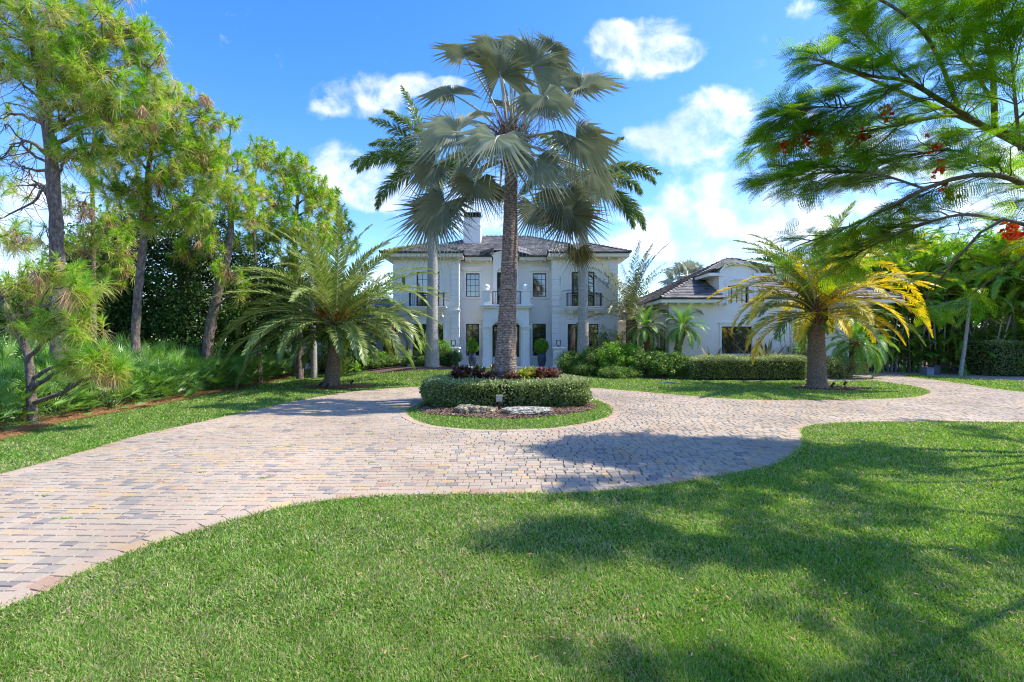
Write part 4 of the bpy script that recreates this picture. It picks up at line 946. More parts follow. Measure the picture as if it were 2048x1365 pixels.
t.box(DX0-.02, DX0+.26, GY-.05, GY-.001, 4.05, Zat(552, GY)); t.box(DX1-.26, DX1+.02, GY-.05, GY-.001, 4.05, Zat(552, GY))
gpart(t, 'trim', M['trim'])
e = MB(); o_ = .62
e.box(GX0-o_, DX0-.03, GY-o_, GY+.1, GZ, GZ+.05).box(GX0-o_, DX0-.03, GY-o_-.03, GY-o_-.001, GZ-.02, GZ+.17).box(GX0-o_-.03, GX0-o_-.001, GY-o_-.03, 39, GZ-.02, GZ+.17).box(GX0-o_, GX0+.1, GY+.101, 39, GZ+.002, GZ+.048)
e.box(DX1+.03, GX1+o_, GY-o_, GY+.1, GZ, GZ+.05).box(DX1+.03, gx2+o_, GY-o_-.03, GY-o_-.001, GZ-.02, GZ+.17).box(GX1+o_, gx2+o_, GY-o_, 39, GZ+.003, GZ+.047)
gpart(e, 'eaves', M['trim'])
for k in range(6): x = GX0-.3+k*.7; gpart(MB().box(x-.06, x+.06, GY-.45, GY-.002, GZ-.12, GZ-.001), 'eave_bracket', M['trim'])
e = MB(); zq = Zat(552, GY)
e.box(DX0-.62, DX0+.15, GY-.12, GY+4.3, zq, zq+.05).box(DX0-.65, DX0-.621, GY-.15, GY+4.6, zq-.02, zq+.15).box(DX0-.62, DX0+.30, GY-.15, GY-.121, zq-.02, zq+.15).box(DX1-.15, DX1+.62, GY-.12, GY+4.3, zq, zq+.05).box(DX1-.30, DX1+.65, GY-.15, GY-.121, zq-.02, zq+.15)
gpart(e, 'eaves', M['trim'])
for g in (MB().box(GX0-o_-.1, DX0-.03, GY-o_-.12, GY-o_+.04, GZ+.17, GZ+.26), MB().box(GX0-o_-.1, GX0-o_+.04, GY-o_+.041, 39, GZ+.171, GZ+.259), MB().box(DX1+.03, gx2+o_, GY-o_-.12, GY-o_+.04, GZ+.17, GZ+.26)): gpart(g, 'gutter', M['dark'])
ra = Acc(); x0, x1, y0, y1, z0 = GX0-o_-.08, gx2+o_+.08, GY-o_-.08, 40.5, GZ+.24
pk0, pk1 = hip(ra, x0, x1, y0, y1, z0, .50, seed=100, skip=lambda p: DX0-.02 < p[0] < DX1+.02 and p[2] < Zat(552, GY)+.1 and p[1] < 31)
# dormer side slopes
zc = zq+.17; cxm = (DX0+DX1)/2
roof_plane(ra, (DX0-.70, GY+5.4, zc), (DX0-.70, GY-.22, zc), (DX0+.42, GY-.22, zc+.52), (DX0+.42, GY+5.4, zc+.52), .10, seed=110)
roof_plane(ra, (DX1+.70, GY-.22, zc), (DX1+.70, GY+5.4, zc), (DX1-.42, GY+5.4, zc+.52), (DX1-.42, GY-.22, zc+.52), .10, seed=111)
ra.build('roof', M['roof'], gar)
ar = MB(); a1 = arch_pts(cxm, (DX1-DX0)/2+.06, zq+.10, .66, 16)
for a, b in zip(a1[:-1], a1[1:]):
    ar.face((a[0], GY-.2, a[1]), (b[0], GY-.2, b[1]), (b[0], GY+5.4, b[1]), (a[0], GY+5.4, a[1])); ar.face((a[0], GY-.2, a[1]-.12), (b[0], GY-.2, b[1]-.12), (b[0], GY-.2, b[1]), (a[0], GY-.2, a[1])); ar.face((b[0], GY-.2, b[1]-.12), (a[0], GY-.2, a[1]-.12), (a[0], GY+.01, a[1]-.12), (b[0], GY+.01, b[1]-.12))
gpart(ar, 'arched_head', M['trim'])
window(gar, *gwin, GY, 4, 4); window(gar, *dwin, GY, 4, 4, 'dormer_window')
# windows in the side wall that faces the villa
for y in (29.2, 31.6):
    m = MB(); m.box(GX0-.03, GX0-.002, y-.5, y+.5, 1.0, 2.75); wn = m.build('window', M['frame'], gar)
    MB().face((GX0-.035, y+.43, 1.07), (GX0-.035, y-.43, 1.07), (GX0-.035, y-.43, 2.68), (GX0-.035, y+.43, 2.68)).build('pane', M['glass'], wn)
# ------------------------------------------------------------------ plant builders
def fan(ac, hub, axis, normal, rad, nseg=40, spread=135, droop=.25, pleat=.035, split=.5, mat=0, rnd=.5, rg=None, curl=0.0, wtip=1.0):
    """fan leaf: pleated plate that splits into pointed segments"""
    rg = rg or RNG
    ax = nrm(axis); n = nrm(normal-ax*np.dot(normal, ax)); sd = np.cross(n, ax)
    a = np.radians(np.linspace(-spread, spread, nseg+1)); am = (a[:-1]+a[1:])/2
    L = rad*(.80+.20*np.cos(am*.6))*(.93+.14*rg.random(nseg)); sp = split*rad*(.9+.2*rg.random(nseg+1))
    def dirs(t): return np.cos(t)[:, None]*ax+np.sin(t)[:, None]*sd
    def place(t, r, off):
        p = hub+dirs(t)*r[:, None]+n*off[:, None]
        k = (r/rad)
        p = p+n*(curl*rad*(np.abs(np.sin(t))*k**1.5))[:, None]
        p[:, 2] -= droop*rad*k**2
        return p
    val = place(a, sp, 0*a); rid = place(am, (sp[:-1]+sp[1:])/2*1.04, np.full(nseg, pleat*rad*2))
    tipa = am+rg.normal(0, .02, nseg); tip = place(tipa, L, rg.normal(0, .03, nseg)*rad)
    tip[:, 2] -= np.clip(rg.normal(.06, .08, nseg), 0, .3)*rad*wtip
    midL = val[:-1]+(tip-val[:-1])*.45+(rid-val[:-1])*.18; midR = val[1:]+(tip-val[1:])*.45+(rid-val[1:])*.18; midC = rid+(tip-rid)*.45
    V = []; Fc = []
    hubv = np.repeat(hub[None], nseg, 0)
    allv = np.stack([hubv, val[:-1], rid, val[1:], midL, midC, midR, tip], 1)
    fl = np.array([(0, 2, 1), (0, 3, 2), (1, 2, 5), (1, 5, 4), (2, 3, 6), (2, 6, 5), (4, 5, 7), (5, 6, 7)])
    f = (np.arange(nseg)*8)[:, None, None]+fl[None]
    r = np.clip(rnd+rg.normal(0, .10, nseg), 0, 1)
    ac.add(allv.reshape(-1, 3), f.reshape(-1, 3), np.repeat(r, 8), mat)
def frond(al, ar, p0, az, el, L, bend, nl=55, ll=.45, lw=.035, fwd=50, vee=20, plume=0.0, ldroop=.25, s0=.12, rnd=.5, twist=0.0, rr=.03, matl=0, matr=0, power=1.3, rg=None, K=2, tipfade=.3):
    """feather leaf: curved midrib with two ranks of leaflets; az, el and bend in degrees"""
    rg = rg or RNG
    n = 18; t = np.linspace(0, 1, n+1); e = np.radians(el-bend*t**power); A_ = np.radians(az+twist*t)
    d = np.stack([np.cos(e)*np.cos(A_), np.cos(e)*np.sin(A_), np.sin(e)], -1)
    pts = np.vstack([p0, p0+np.cumsum((d[:-1]+d[1:])/2*(L/n), axis=0)])
    tube(ar, pts[::2], np.linspace(rr, rr*.15, len(pts[::2])), 5, matr, rnd, cap=False)
    s = np.concatenate([np.linspace(s0, .995, nl)]*2); sg = np.concatenate([np.ones(nl), -np.ones(nl)])
    s = np.clip(s+rg.normal(0, .15/nl, 2*nl), s0*.8, 1)
    i = np.clip((s*n).astype(int), 0, n-1); fr = s*n-i
    base = pts[i]+(pts[i+1]-pts[i])*fr[:, None]; T = nrm(d[i]+(d[i+1]-d[i])*fr[:, None])
    Am = np.radians(az+twist*s); S_ = np.stack([-np.sin(Am), np.cos(Am), 0*Am], -1); N_ = np.cross(T, S_); N_ = np.where((N_[:, 2:3] < 0) & (np.abs(T[:, 2:3]) < .99), -N_, N_)
    v = np.radians(vee+plume*rg.uniform(-1, 1, 2*nl)); fw = np.radians(fwd*(1-.45*s)+rg.normal(0, 4, 2*nl))
    D = np.cos(fw)[:, None]*T+np.sin(fw)[:, None]*(sg[:, None]*S_*np.cos(v)[:, None]+N_*np.sin(v)[:, None])
    prof = np.sin(PI*np.clip((s-s0)/(1-s0), 0, 1)**.75*.86+.22)
    ln = ll*np.clip(prof, .25, 1)*(.9+.2*rg.random(2*nl))
    add_strips(al, base, D, T, ln, lw*(.8+.4*rg.random(2*nl)), ldroop*(.6+.8*rg.random(2*nl)), K, (.55, 1.0, .7), np.clip(rnd+rg.normal(0, .13, 2*nl)+.10*(s-.5), 0, 1), matl)
    return pts
def palm_trunk(ac, pts, rads, kind='ring', ns=24, n=90, mat=0, seed=1):
    p = polyline(pts, n); r = np.interp(np.linspace(0, 1, n), np.linspace(0, 1, len(rads)), rads); rg = np.random.default_rng(seed)
    ph = rg.random(8)*6
    if kind == 'ring':
        def dsp(th, t, rr): return rr*(.010*np.sin(t*n*1.3+np.sin(th*3+ph[0])*1.6+3*np.sin(t*23+ph[2]))+.018*np.sin(4*th+ph[1]+t*20)+.009*rg.normal(size=rr.shape))
    elif kind == 'date':
        def dsp(th, t, rr): return rr*(.055*np.abs(np.sin(th*5+t*n*.45))*np.abs(np.sin(-th*5+t*n*.45+.6))*1.6+.02*rg.normal(size=rr.shape))
    elif kind == 'boots':
        def dsp(th, t, rr): return rr*(.28*np.maximum(np.sin(th*4+t*n*.6), np.sin(-th*4+t*n*.6))+.05*rg.normal(size=rr.shape))
    else:
        def dsp(th, t, rr): return rr*(.006*np.sin(t*n*1.1)+.008*rg.normal(size=rr.shape))
    tube(ac, p, r, ns, mat, .5, dsp)
    return p
def leaf_cloud(ac, lobes, n, size=.09, clumps=60, csig=.18, rnd=.5, rsp=.2, mat=0, shell=.55, flat=.6, rg=None, aspect=.5, droop=.15, bottom=None):
    """leaves gathered in clumps through ellipsoid lobes (cx, cy, cz, rx, ry, rz)"""
    rg = rg or RNG; lobes = np.array(lobes, float); vol = np.prod(lobes[:, 3:], axis=1)**(2/3.); pr_ = vol/vol.sum()
    li = rg.choice(len(lobes), clumps, p=pr_); dd = rdir(clumps, rg); rad = shell+(1-shell)*rg.random(clumps)**.6
    cc = lobes[li, :3]+dd*lobes[li, 3:]*rad[:, None]; cs = csig*(.6+.8*rg.random(clumps))
    crnd = rg.normal(0, .12, clumps)
    k = rg.integers(0, clumps, n); off = rg.normal(size=(n, 3)); off /= np.maximum(1, np.linalg.norm(off, axis=1, keepdims=True)/1.6)
    p = cc[k]+off*cs[k][:, None]
    if bottom is not None: p[:, 2] = np.maximum(p[:, 2], bottom+rg.random(n)*.1)
    out = nrm(off+dd[k]*1.2+A(0, 0, .5)); d = nrm(out*.55+rdir(n, rg)*.8+A(0, 0, -.1))
    sd = nrm(np.cross(d, nrm(out*flat+rdir(n, rg)*.6)))
    L = size*(.7+.6*rg.random(n))
    add_strips(ac, p-d*L[:, None]*.3, d, sd, L, L*aspect, droop, 2, (.35, 1.0), np.clip(rnd+crnd[k]+rg.normal(0, rsp, n), 0, 1), mat)
    return cc
def set_group(obs, g):
    for o in obs: o['group'] = g

# ------------------------------------------------------------------ the island: palm, hedge, red foliage, rocks, light
def bismarck():
    base = A(*( (1012-1024)/F*15.4, 15.4, .05)); top = P(1022, 318, 15.4)
    r = empty('bismarck_palm', base, 'tall silver fan palm rising from the round hedge on the island', 'palm tree')
    tr = Acc(); pts = [base-[0, 0, .1], P(1011, 720, 15.4), P(1016, 600, 15.4), P(1020, 480, 15.4), P(1022, 380, 15.4), top]
    palm_trunk(tr, pts, [.42, .375, .30, .27, .255, .235, .21, .2], 'ring', 28, 150, seed=3)
    tr.build('trunk', M['bismarck_bark'], r, loc=base)
    cr = Acc(); pet = Acc(); rg = np.random.default_rng(5)
    # hub of each fan in the crown: (u, v, distance, outward axis dx,dy,dz, facing normal, radius px, mat)
    L = [(1000, 168, 14.7, (-.25, -.15, 1), (0, -1, .25), 108, 0), (1063, 150, 15.5, (.45, .1, 1), (.25, -1, .1), 108, 0), (1088, 208, 14.5, (.35, -.3, -.55), (0, -1, .4), 100, 0), (1160, 192, 15.5, (1, .05, .35), (-.3, -1, .35), 104, 0),
         (912, 265, 15.0, (-1, -.1, -.05), (.1, -.9, .5), 112, 0), (993, 276, 14.1, (-.15, -.5, -.75), (0, -1, .5), 104, 0), (1151, 275, 15.0, (.55, -.1, -.65), (-.2, -1, .4), 116, 0), (1070, 322, 14.4, (.25, -.3, -.85), (0, -1, .45), 96, 0),
         (890, 405, 15.0, (-.55, -.1, -.75), (.2, -1, .4), 104, 0), (950, 366, 14.8, (.1, -.2, -.9), (-.1, -1, .3), 84, 0), (1125, 392, 15.2, (.35, -.1, -.8), (0, -1, .45), 100, 0), (1140, 430, 15.1, (.35, -.2, -.85), (-.2, -1, .4), 98, 0),
         (1155, 500, 15.4, (.05, 0, -1), (0, -1, .1), 56, 1), (866, 425, 15.6, (-.2, .1, -1), (.1, -1, .2), 108, 0), (990, 120, 16.2, (-.1, .35, 1), (0, -1, 0), 88, 0), (930, 130, 15.8, (-.6, .3, 1), (.2, -1, .1), 84, 0),
         (905, 205, 16.0, (-1, .3, .5), (.2, -1, .3), 84, 0), (1120, 175, 16.6, (.6, .5, .6), (0, -1, .3), 98, 0), (1035, 110, 16.6, (.1, .5, 1), (0, -1, -.1), 76, 0), (1075, 415, 16.2, (.0, .4, -.9), (0, -1, .3), 96, 0),
         (1000, 375, 16.4, (-.2, .4, -.9), (0, -1, .3), 66, 0), (950, 310, 16.6, (-.7, .6, -.3), (0, -1, .4), 92, 0), (1130, 330, 16.8, (.7, .7, -.2), (0, -1, .4), 100, 0), (930, 240, 16.9, (-.7, .8, .2), (0, -1, .4), 92, 0),
         (870, 330, 15.8, (-.8, .2, -.55), (.2, -1, .3), 86, 0), (1185, 345, 15.9, (.7, .2, -.7), (-.2, -1, .3), 84, 0), (1045, 225, 16.9, (.1, 1, .5), (0, -.5, 1), 92, 0), (1100, 120, 16.2, (.5, .3, 1), (0, -1, .1), 72, 0)]
    for k, (u, v, d, ax, nm, rp, mt) in enumerate(L):
        if v < 215: v -= 16
        hub = P(u, v, d); rad = .95*rp/F*d
        start = top+A(rg.normal(0, .10), rg.normal(0, .10), .0+rg.random()*.55)
        mid = (start+hub)/2+A(0, 0, .22)
        q = polyline([start, mid, hub, hub+nrm(A(*ax))*rad*.3-A(0, 0, .02)], 9)
        tube(pet, q, np.linspace(.055, .018, 9), 6, 0)
        fan(cr, hub, A(*ax), nrm(A(*nm))+A(.22, 0, .38)+rg.normal(0, .16, 3), rad, 42, 134, .18+.18*rg.random(), .050, .38, mt, .5+rg.normal(0, .16), rg, curl=rg.normal(.12, .12), wtip=.9)
    # unopened spears and dark flower stalks in the heart
    for k in range(3):
        a = top+A(0, 0, .3); b = a+A(rg.normal(0, .2), rg.normal(0, .2), 2.5+.5*k); tube(pet, wiggle(a, b, 6, .05, 0, k), np.linspace(.05, .01, 6), 6, 0)
    n = 420; st = top+A(0, 0, .6)+rg.normal(0, .25, (n, 3)); ed = st+rg.normal(0, .45, (n, 3))+A(0, -.05, .05)
    fl = Acc(); twigs(fl, st, ed, .012, .006, 0, .25)
    for k in range(11):
        a = rg.random()*2*PI; e = top+A(math.cos(a)*.9, math.sin(a)*.7, .7+rg.random()*.7); tube(fl, wiggle(top+A(0, 0, .3), e, 6, .3, .15, k), np.linspace(.03, .012, 6), 5)
    fib = Acc()
    for k in range(26):
        a = k*2.4; z = -.35+k*.045; p0 = top+A(math.cos(a)*.14, math.sin(a)*.14, z); p1 = p0+A(math.cos(a)*.16, math.sin(a)*.16, .28)
        tube(fib, [p0, (p0+p1)/2, p1], [.09, .075, .05], 6)
    cr.build('crown', [M['bismarck'], M['bismarck_old']], r, loc=base); pet.build('leaf_stalks', M['petiole'], r, loc=base)
    fl.build('flower_stalks', M['twig'], r, loc=base); fib.build('leaf_bases', M['fibre'], r, loc=base)
bismarck()
def superell(a, b, n, t): return a*np.sign(np.cos(t))*np.abs(np.cos(t))**(2/n), b*np.sign(np.sin(t))*np.abs(np.sin(t))**(2/n)
def hedge_surface(ac, pts, nrml, size, rg, mat=0, jit=.035, rnd=.5):
    n = len(pts); p = pts+nrml*rg.normal(0, jit, (n, 1))
    d = nrm(nrml*.7+rdir(n, rg)*.9+A(0, 0, .25)); s = nrm(np.cross(d, rdir(n, rg)))
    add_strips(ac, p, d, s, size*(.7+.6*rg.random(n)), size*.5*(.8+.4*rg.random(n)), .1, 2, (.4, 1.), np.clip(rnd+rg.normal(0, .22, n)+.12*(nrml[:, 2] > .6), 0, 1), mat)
def island_hedge():
    rg = np.random.default_rng(31); cx, cy, n_ = -.18, 15.45, 2.9; a, b, ai, bi = 2.57, 1.47, 1.86, .88; z0, z1 = .06, .77
    r = Acc()
    def wob(t, z): return 1+.012*np.sin(7*t)+.010*np.sin(13*t+2)+.02*np.sin(z*9+3*t)
    n = 26000; t = rg.random(n)*2*PI; x, y = superell(a, b, n_, t); z = z0+(z1-z0)*rg.random(n); w = wob(t, z)*(1-.03*(z < .2))
    nn = nrm(np.stack([x/a**2, y/b**2, 0*x], -1)); hedge_surface(r, np.stack([cx+x*w, cy+y*w, z], -1), nn, .072, rg)
    n = 20000; t = rg.random(n)*2*PI; f = rg.random(n); xo, yo = superell(a, b, n_, t); xi, yi = superell(ai, bi, n_, t); x = xi+(xo-xi)*f; y = yi+(yo-yi)*f
    zt = z1-.10*f**6+.02*np.sin(x*5)*np.sin(y*6)
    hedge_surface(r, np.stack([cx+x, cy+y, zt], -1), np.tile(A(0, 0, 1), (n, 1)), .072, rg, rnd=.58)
    n = 6000; t = rg.random(n)*2*PI; x, y = superell(ai, bi, n_, t); z = .3+(z1-.3)*rg.random(n); hedge_surface(r, np.stack([cx+x, cy+y, z], -1), -nrm(np.stack([x/ai**2, y/bi**2, 0*x], -1)), .06, rg)
    # dark inner wood
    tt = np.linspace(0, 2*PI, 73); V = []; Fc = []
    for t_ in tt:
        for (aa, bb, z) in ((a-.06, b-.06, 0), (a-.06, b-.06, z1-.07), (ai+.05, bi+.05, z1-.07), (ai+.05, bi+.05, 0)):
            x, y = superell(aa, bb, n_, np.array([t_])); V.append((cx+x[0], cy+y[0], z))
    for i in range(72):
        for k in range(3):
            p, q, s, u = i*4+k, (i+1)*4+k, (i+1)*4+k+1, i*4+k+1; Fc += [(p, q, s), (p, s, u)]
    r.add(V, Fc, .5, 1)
    tag(r.build('ring_hedge', [M['hedge'], M['hedge_core']], None, (cx, cy, 0)), 'low clipped variegated hedge ringing the palm on the round island', 'hedge')
island_hedge()
def rosette(ac, c, n, L, W, el0, el1, rg, rnd=.5, droop=.5, mat=0, K=3, prof=(.5, 1., .8)):
    a = rg.random(n)*2*PI; e = np.radians(el0+(el1-el0)*rg.random(n)); d = np.stack([np.cos(e)*np.cos(a), np.cos(e)*np.sin(a), np.sin(e)], -1)
    s = np.stack([-np.sin(a), np.cos(a), 0*a], -1)
    add_strips(ac, np.tile(c, (n, 1))+d*.02, d, s, L*(.7+.5*rg.random(n)), W*(.8+.4*rg.random(n)), droop*(.5+rg.random(n)), K, prof, np.clip(rnd+rg.normal(0, .2, n), 0, 1), mat)
def cordylines():
    rg = np.random.default_rng(77); spots = []
    made = []
    for ring, (rx, ry, m) in enumerate(((1.50, .68, 17), (.92, .36, 9))):
        for k in range(m):
            a = 2*PI*k/m+ring*.3+rg.normal(0, .06); spots.append((-.22+rx*math.cos(a), 15.45+ry*math.sin(a)))
    for k, (x, y) in enumerate(spots):
        if abs(x+.19) < .5 and abs(y-15.4) < .5: continue
        left = x < -.3; q = rg.random()
        mt, rn = (('cordy_red', .35) if q < .55 else ('cordy_green', .42)) if left else (('cordy_red', .5) if q < .35 else ('cordy_green', .75 if q > .6 else .25))
        if abs(x) > 1.4: mt, rn = 'cordy_red', .4
        ac = Acc(); hh = .30+.13*rg.random(); base = (x, y, .1)
        for s_ in range(13):
            c = A(x+rg.normal(0, .12), y+rg.normal(0, .1), .38+hh*(.6+1.2*rg.random())); tube(ac, [A(x, y, .05), c], [.012, .008], 4)
            rosette(ac, c, 19, .23, .055, 5, 85, rg, rn, .35)
        o = ac.build('cordyline', M[mt], None, base)
        col_ = {'cordy_red': 'burgundy red', 'cordy_green': 'green and yellow'}[mt]
        made.append((o, col_, x, y))
    for sd in ('left', 'right'):
        for fb in ('front', 'back'):
            l = [q for q in made if (q[2] < -.19) == (sd == 'left') and (q[3] < 15.45) == (fb == 'front')]; l.sort(key=lambda q: abs(q[2]+.19))
            for (o, c_, x, y), w in zip(l, 'nearest second third fourth fifth sixth seventh eighth ninth tenth'.split()):
                tag(o, f'{c_} shrub in ring hedge bed, {fb} row, {w} {sd} of trunk'.replace('nearest left', 'nearest on the left').replace('nearest right', 'nearest on the right'), 'shrub', 'leafy shrubs inside the ring hedge')
cordylines()
def rock(u0, u1, v0, v1, d, label, seed, slab=False):
    rg = np.random.default_rng(seed); x0, x1 = Xat(u0, d), Xat(u1, d); cx = (x0+x1)/2; hx = (x1-x0)/2; zt = Zat(v0, d); zb = bump(cx, d)-.03; n, m = 56, 34
    h = zt-zb; V = []
    th = np.linspace(0, 2*PI, n, endpoint=False); ph = np.linspace(-PI/2, PI/2, m)
    f = rg.normal(size=(9, 3))*4; am = rg.random(9)*.5+.3; pz = rg.random(9)*6
    for p_ in ph:
        for t_ in th:
            d3 = A(math.cos(p_)*math.cos(t_), math.cos(p_)*math.sin(t_), math.sin(p_))
            k = sum(am[i]*math.sin(float(f[i]@d3)+pz[i]) for i in range(9))*.055
            g = np.sign(d3)*np.abs(d3)**(.75 if slab else .9)
            if slab: z = zb+h*(.50+.5*g[2]*(1+k*.8)) if g[2] > 0 else zb+h*.5*(1+g[2])
            else: z = zb+h*(.42+.58*g[2]*(1+k*2.2)) if g[2] > 0 else zb+h*.42*(1+g[2])
            k2 = .05*math.sin(g[0]*17+g[1]*9)+.04*math.sin(g[0]*31-g[2]*23)+rg.normal(0, .016); k = k*1.5+k2
            V.append((cx+hx*g[0]*(1+k), d+.28*g[1]*(1+k*1.3), z+(rg.normal(0, .005))-(.10*h*g[0] if not slab else 0)*(g[2] > 0)))
    Fc = []
    for j in range(m-1):
        for i in range(n):
            a, b, c, e = j*n+i, j*n+(i+1) % n, (j+1)*n+(i+1) % n, (j+1)*n+i; Fc += [(a, b, c), (a, c, e)]
    ac = Acc(); ac.add(V, Fc, .5, 0, False); o = ac.build('limestone_rock', M['rock' if slab else 'rock_tan'], None, (cx, d, zb)); tag(o, label, 'rock', 'rocks before the ring hedge')
rock(906, 974, 811, 831, 13.15, 'tan pitted limestone rock left of the small path light', 1)
rock(966, 992, 815, 828, 13.35, 'small pale stone chunk touching the tan rock beside the path light', 5)
rock(1007, 1107, 815, 834, 13.0, 'long flat white limestone slab right of the small path light', 2, True)
def path_light(x, y, h, label, group=None, box=True):
    z = float(bump(x, y)); r = empty('path_light', (x, y, z), label, 'garden light', group)
    MB().box(-.035, .035, -.035, .035, 0, h*.62).box(-.05, .05, -.05, .05, 0, .02).build('post', M['dark'], r)
    MB().box(-.085, .085, -.06, .06, h*.62, h).box(-.095, .095, -.07, .07, h*.97, h*1.03).build('lamp_head', M['steel'], r, .004)
x, y = Xat(998.5, 13.5), 13.5; path_light(x, y, .42, 'square headed path light in front of the ring hedge between the rocks')
def spot(u, v, label, ang=.6):
    x, y = G(u, v); z = float(bump(x, y)); r = empty('spotlight', (x, y, z), label, 'spotlight', 'ground spotlights under the palms')
    MB().bar((0, 0, -.03), (0, 0, .16), .012).build('stake', M['dark'], r)
    MB().bar((-.05, 0, .15), (.07*math.cos(ang), .02, .26), .045, 12).bar((.05*math.cos(ang), .014, .235), (.09*math.cos(ang), .03, .28), .055, 12).build('lamp_head', M['dark'], r)
spot(641, 778, 'dark spotlight at the left side of the left date palm trunk'); spot(655, 781, 'dark spotlight just in front of the left date palm trunk', 1.2); spot(703, 774, 'dark spotlight right of the left date palm trunk')
spot(1665, 780, 'black low spotlight on mulch right of the yellow date palm trunk', .2); spot(1690, 777, 'black spotlight farthest right of the yellow date palm trunk')
x, y = G(1340, 768); mb = MB(); mb.lathe(x, y, [(.40, -.01), (.40, .045), (.36, .055), (.34, .05)], 28)
for k in range(-3, 4): mb.box(x-.3, x+.3, y+k*.08-.012, y+k*.08+.012, .045, .062)
tag(mb.build('drain_cover', M['bin'], None, 0, (x, y, 0)), 'round grey drain cover set in the lawn before the shrubs', 'drain cover')

# potted clipped shrubs on the terrace
for (u, side, ww, tall, rr_) in ((945, 'left', .26, .84, .36), (1083.5, 'right', .29, .86, .46)):
    x, y = Xat(u, 31.1), 31.1; r = empty('planter', (x, y, ZT), f'tall blue glazed pot with a clipped round bush, {side} of the front door', 'potted plant', 'potted plants beside the front door')
    MB().lathe(0, 0, [(ww*.58, 0), (ww*.78, .12), (ww*.98, .38), (ww, .58), (ww*.92, .74), (ww*.80, .80), (ww*.86, .84), (ww*.74, .84), (ww*.70, .76)], 28).build('pot', M['pot'], r)
    s_ = Acc(); tube(s_, [A(0, 0, .7), A(0, 0, 1.15)], [.03, .025], 8); s_.build('stem', M['twig'], r)
    fo = Acc(); rg = np.random.default_rng(3 if side == 'left' else 4)
    lob = [(0, 0, 1.28, rr_*.8, rr_*.8, rr_*.88)]+([(0, 0, 1.58, rr_*.38, rr_*.38, .22)] if side == 'left' else [(0, 0, 1.36, rr_*.8, rr_*.75, rr_*.8)])
    leaf_cloud(fo, lob, 6500, .075, 150, .07, .5, .2, 0, .75, rg=rg); leaf_cloud(fo, lob, 1500, .08, 60, .09, .1, .1, 0, .2, rg=rg)
    fo.build('foliage', M['shrub_bright'], r)
# ------------------------------------------------------------------ palms
def date_palm(name, u, v, label, crown_uv, fr, L, leafm, seed, group=None, trunk_w=(.34, .28, .25, .24), nfr=64, ferns=True, fruit=True, tw=1.0):
    x, y = G(u, v); z = float(bump(x, y)); base = A(x, y, z); cc = P(crown_uv[0], crown_uv[1], y)
    r = empty(name, base, label, 'palm tree', group); rg = np.random.default_rng(seed)
    t = Acc(); palm_trunk(t, [base-[0, 0, .15], base+(cc-base)*.33, base+(cc-base)*.66, cc], trunk_w, 'date', 40, 130, seed=seed)
    # flared root collar
    tube(t, [base-[0, 0, .1], base+[0, 0, .12], base+[0, 0, .3]], [trunk_w[0]*1.30, trunk_w[0]*1.12, trunk_w[0]*.95], 26, 0, .5, lambda th, tt, rr: rr*(.05*np.sin(th*7)+.05*rg.normal(size=rr.shape)), cap=False)
    t.build('trunk', M['date_bark'], r, loc=base)
    bo = Acc(); n = 90
    for k in range(n):
        a = k*2.39996; zz = -.55+1.0*k/n; rad = trunk_w[-1]*(.95 if zz < 0 else .95-.55*zz); p0 = cc+A(math.cos(a)*rad, math.sin(a)*rad, zz); tube(bo, [p0, p0+A(math.cos(a)*.10, math.sin(a)*.10, .12), p0+A(math.cos(a)*.15, math.sin(a)*.15, .24)], [.07, .055, .02], 5)
    bo.build('leaf_bases', M['fibre'], r, loc=base)
    al = Acc(); ar = Acc()
    for (az, el, Lk, bend, rn, mt) in fr:
        p0 = cc+A(math.cos(R(az))*.15, math.sin(R(az))*.15, .15+.35*max(0, el)/90)
        frond(al, ar, p0, az, el, Lk, bend, 84, .62, .046, 56, 14, 20, .10, .08, rn, rg.normal(0, 8), .035, mt, 0, 1.25, rg)
    for k in range(nfr):
        f = k/nfr; az = k*137.508+rg.normal(0, 8); el = 86-84*f**.9+rg.normal(0, 6)
        Lk = L*(.78+.28*math.sin(PI*min(1, f*1.05+.12)))*rg.uniform(.9, 1.08)
        p0 = cc+A(math.cos(R(az))*.18, math.sin(R(az))*.18, .45-.7*f)
        mt = 0
        if callable(leafm[1]): mt = leafm[1](az % 360, f, rg)
        Lk *= 1-.25*max(0, f-.6)/.4*(190 < az % 360 < 350)
        frond(al, ar, p0, az, el, Lk, 58+26*f*rg.uniform(.7, 1.2), 76, .60, .046, 56, 14, 20, .10, .08, np.clip(.5+rg.normal(0, .15)-.1*f, 0, 1), rg.normal(0, 10), .035, mt, 0, 1.25, rg)
    al.build('fronds', leafm[0], r, loc=base); ar.build('leaf_stalks', M['rachis'], r, loc=base)
    if fruit:
        fr_ = Acc()
        for k in range(14):
            a = rg.uniform(PI, 2*PI); e = cc+A(math.cos(a)*.7, math.sin(a)*.6, .45+rg.random()*.35)
            st = cc+A(0, 0, .3); n = 46; ed = e+rg.normal(0, .14, (n, 3))-A(0, 0, .1); twigs(fr_, np.tile(st+(e-st)*.75, (n, 1)), ed, .010, .006, 0, -.1)
        fr_.build('flower_stalks', M['orange_fruit'], r, loc=base)
    if ferns:
        fe = Acc()
        for k in range(46):
            a = rg.random()*2*PI; zz = -.15-.75*rg.random(); p0 = cc+A(math.cos(a)*.3, math.sin(a)*.3, zz)
            frond(fe, fe, p0, math.degrees(a), rg.uniform(0, 50), rg.uniform(.45, .8), 110, 16, .13, .035, 65, 5, 5, .2, .08, rg.uniform(.3, .8), 0, .008, 0, 0, rg=rg)
        fe.build('ferns', M['shrub_bright'], r, loc=base)
    return r
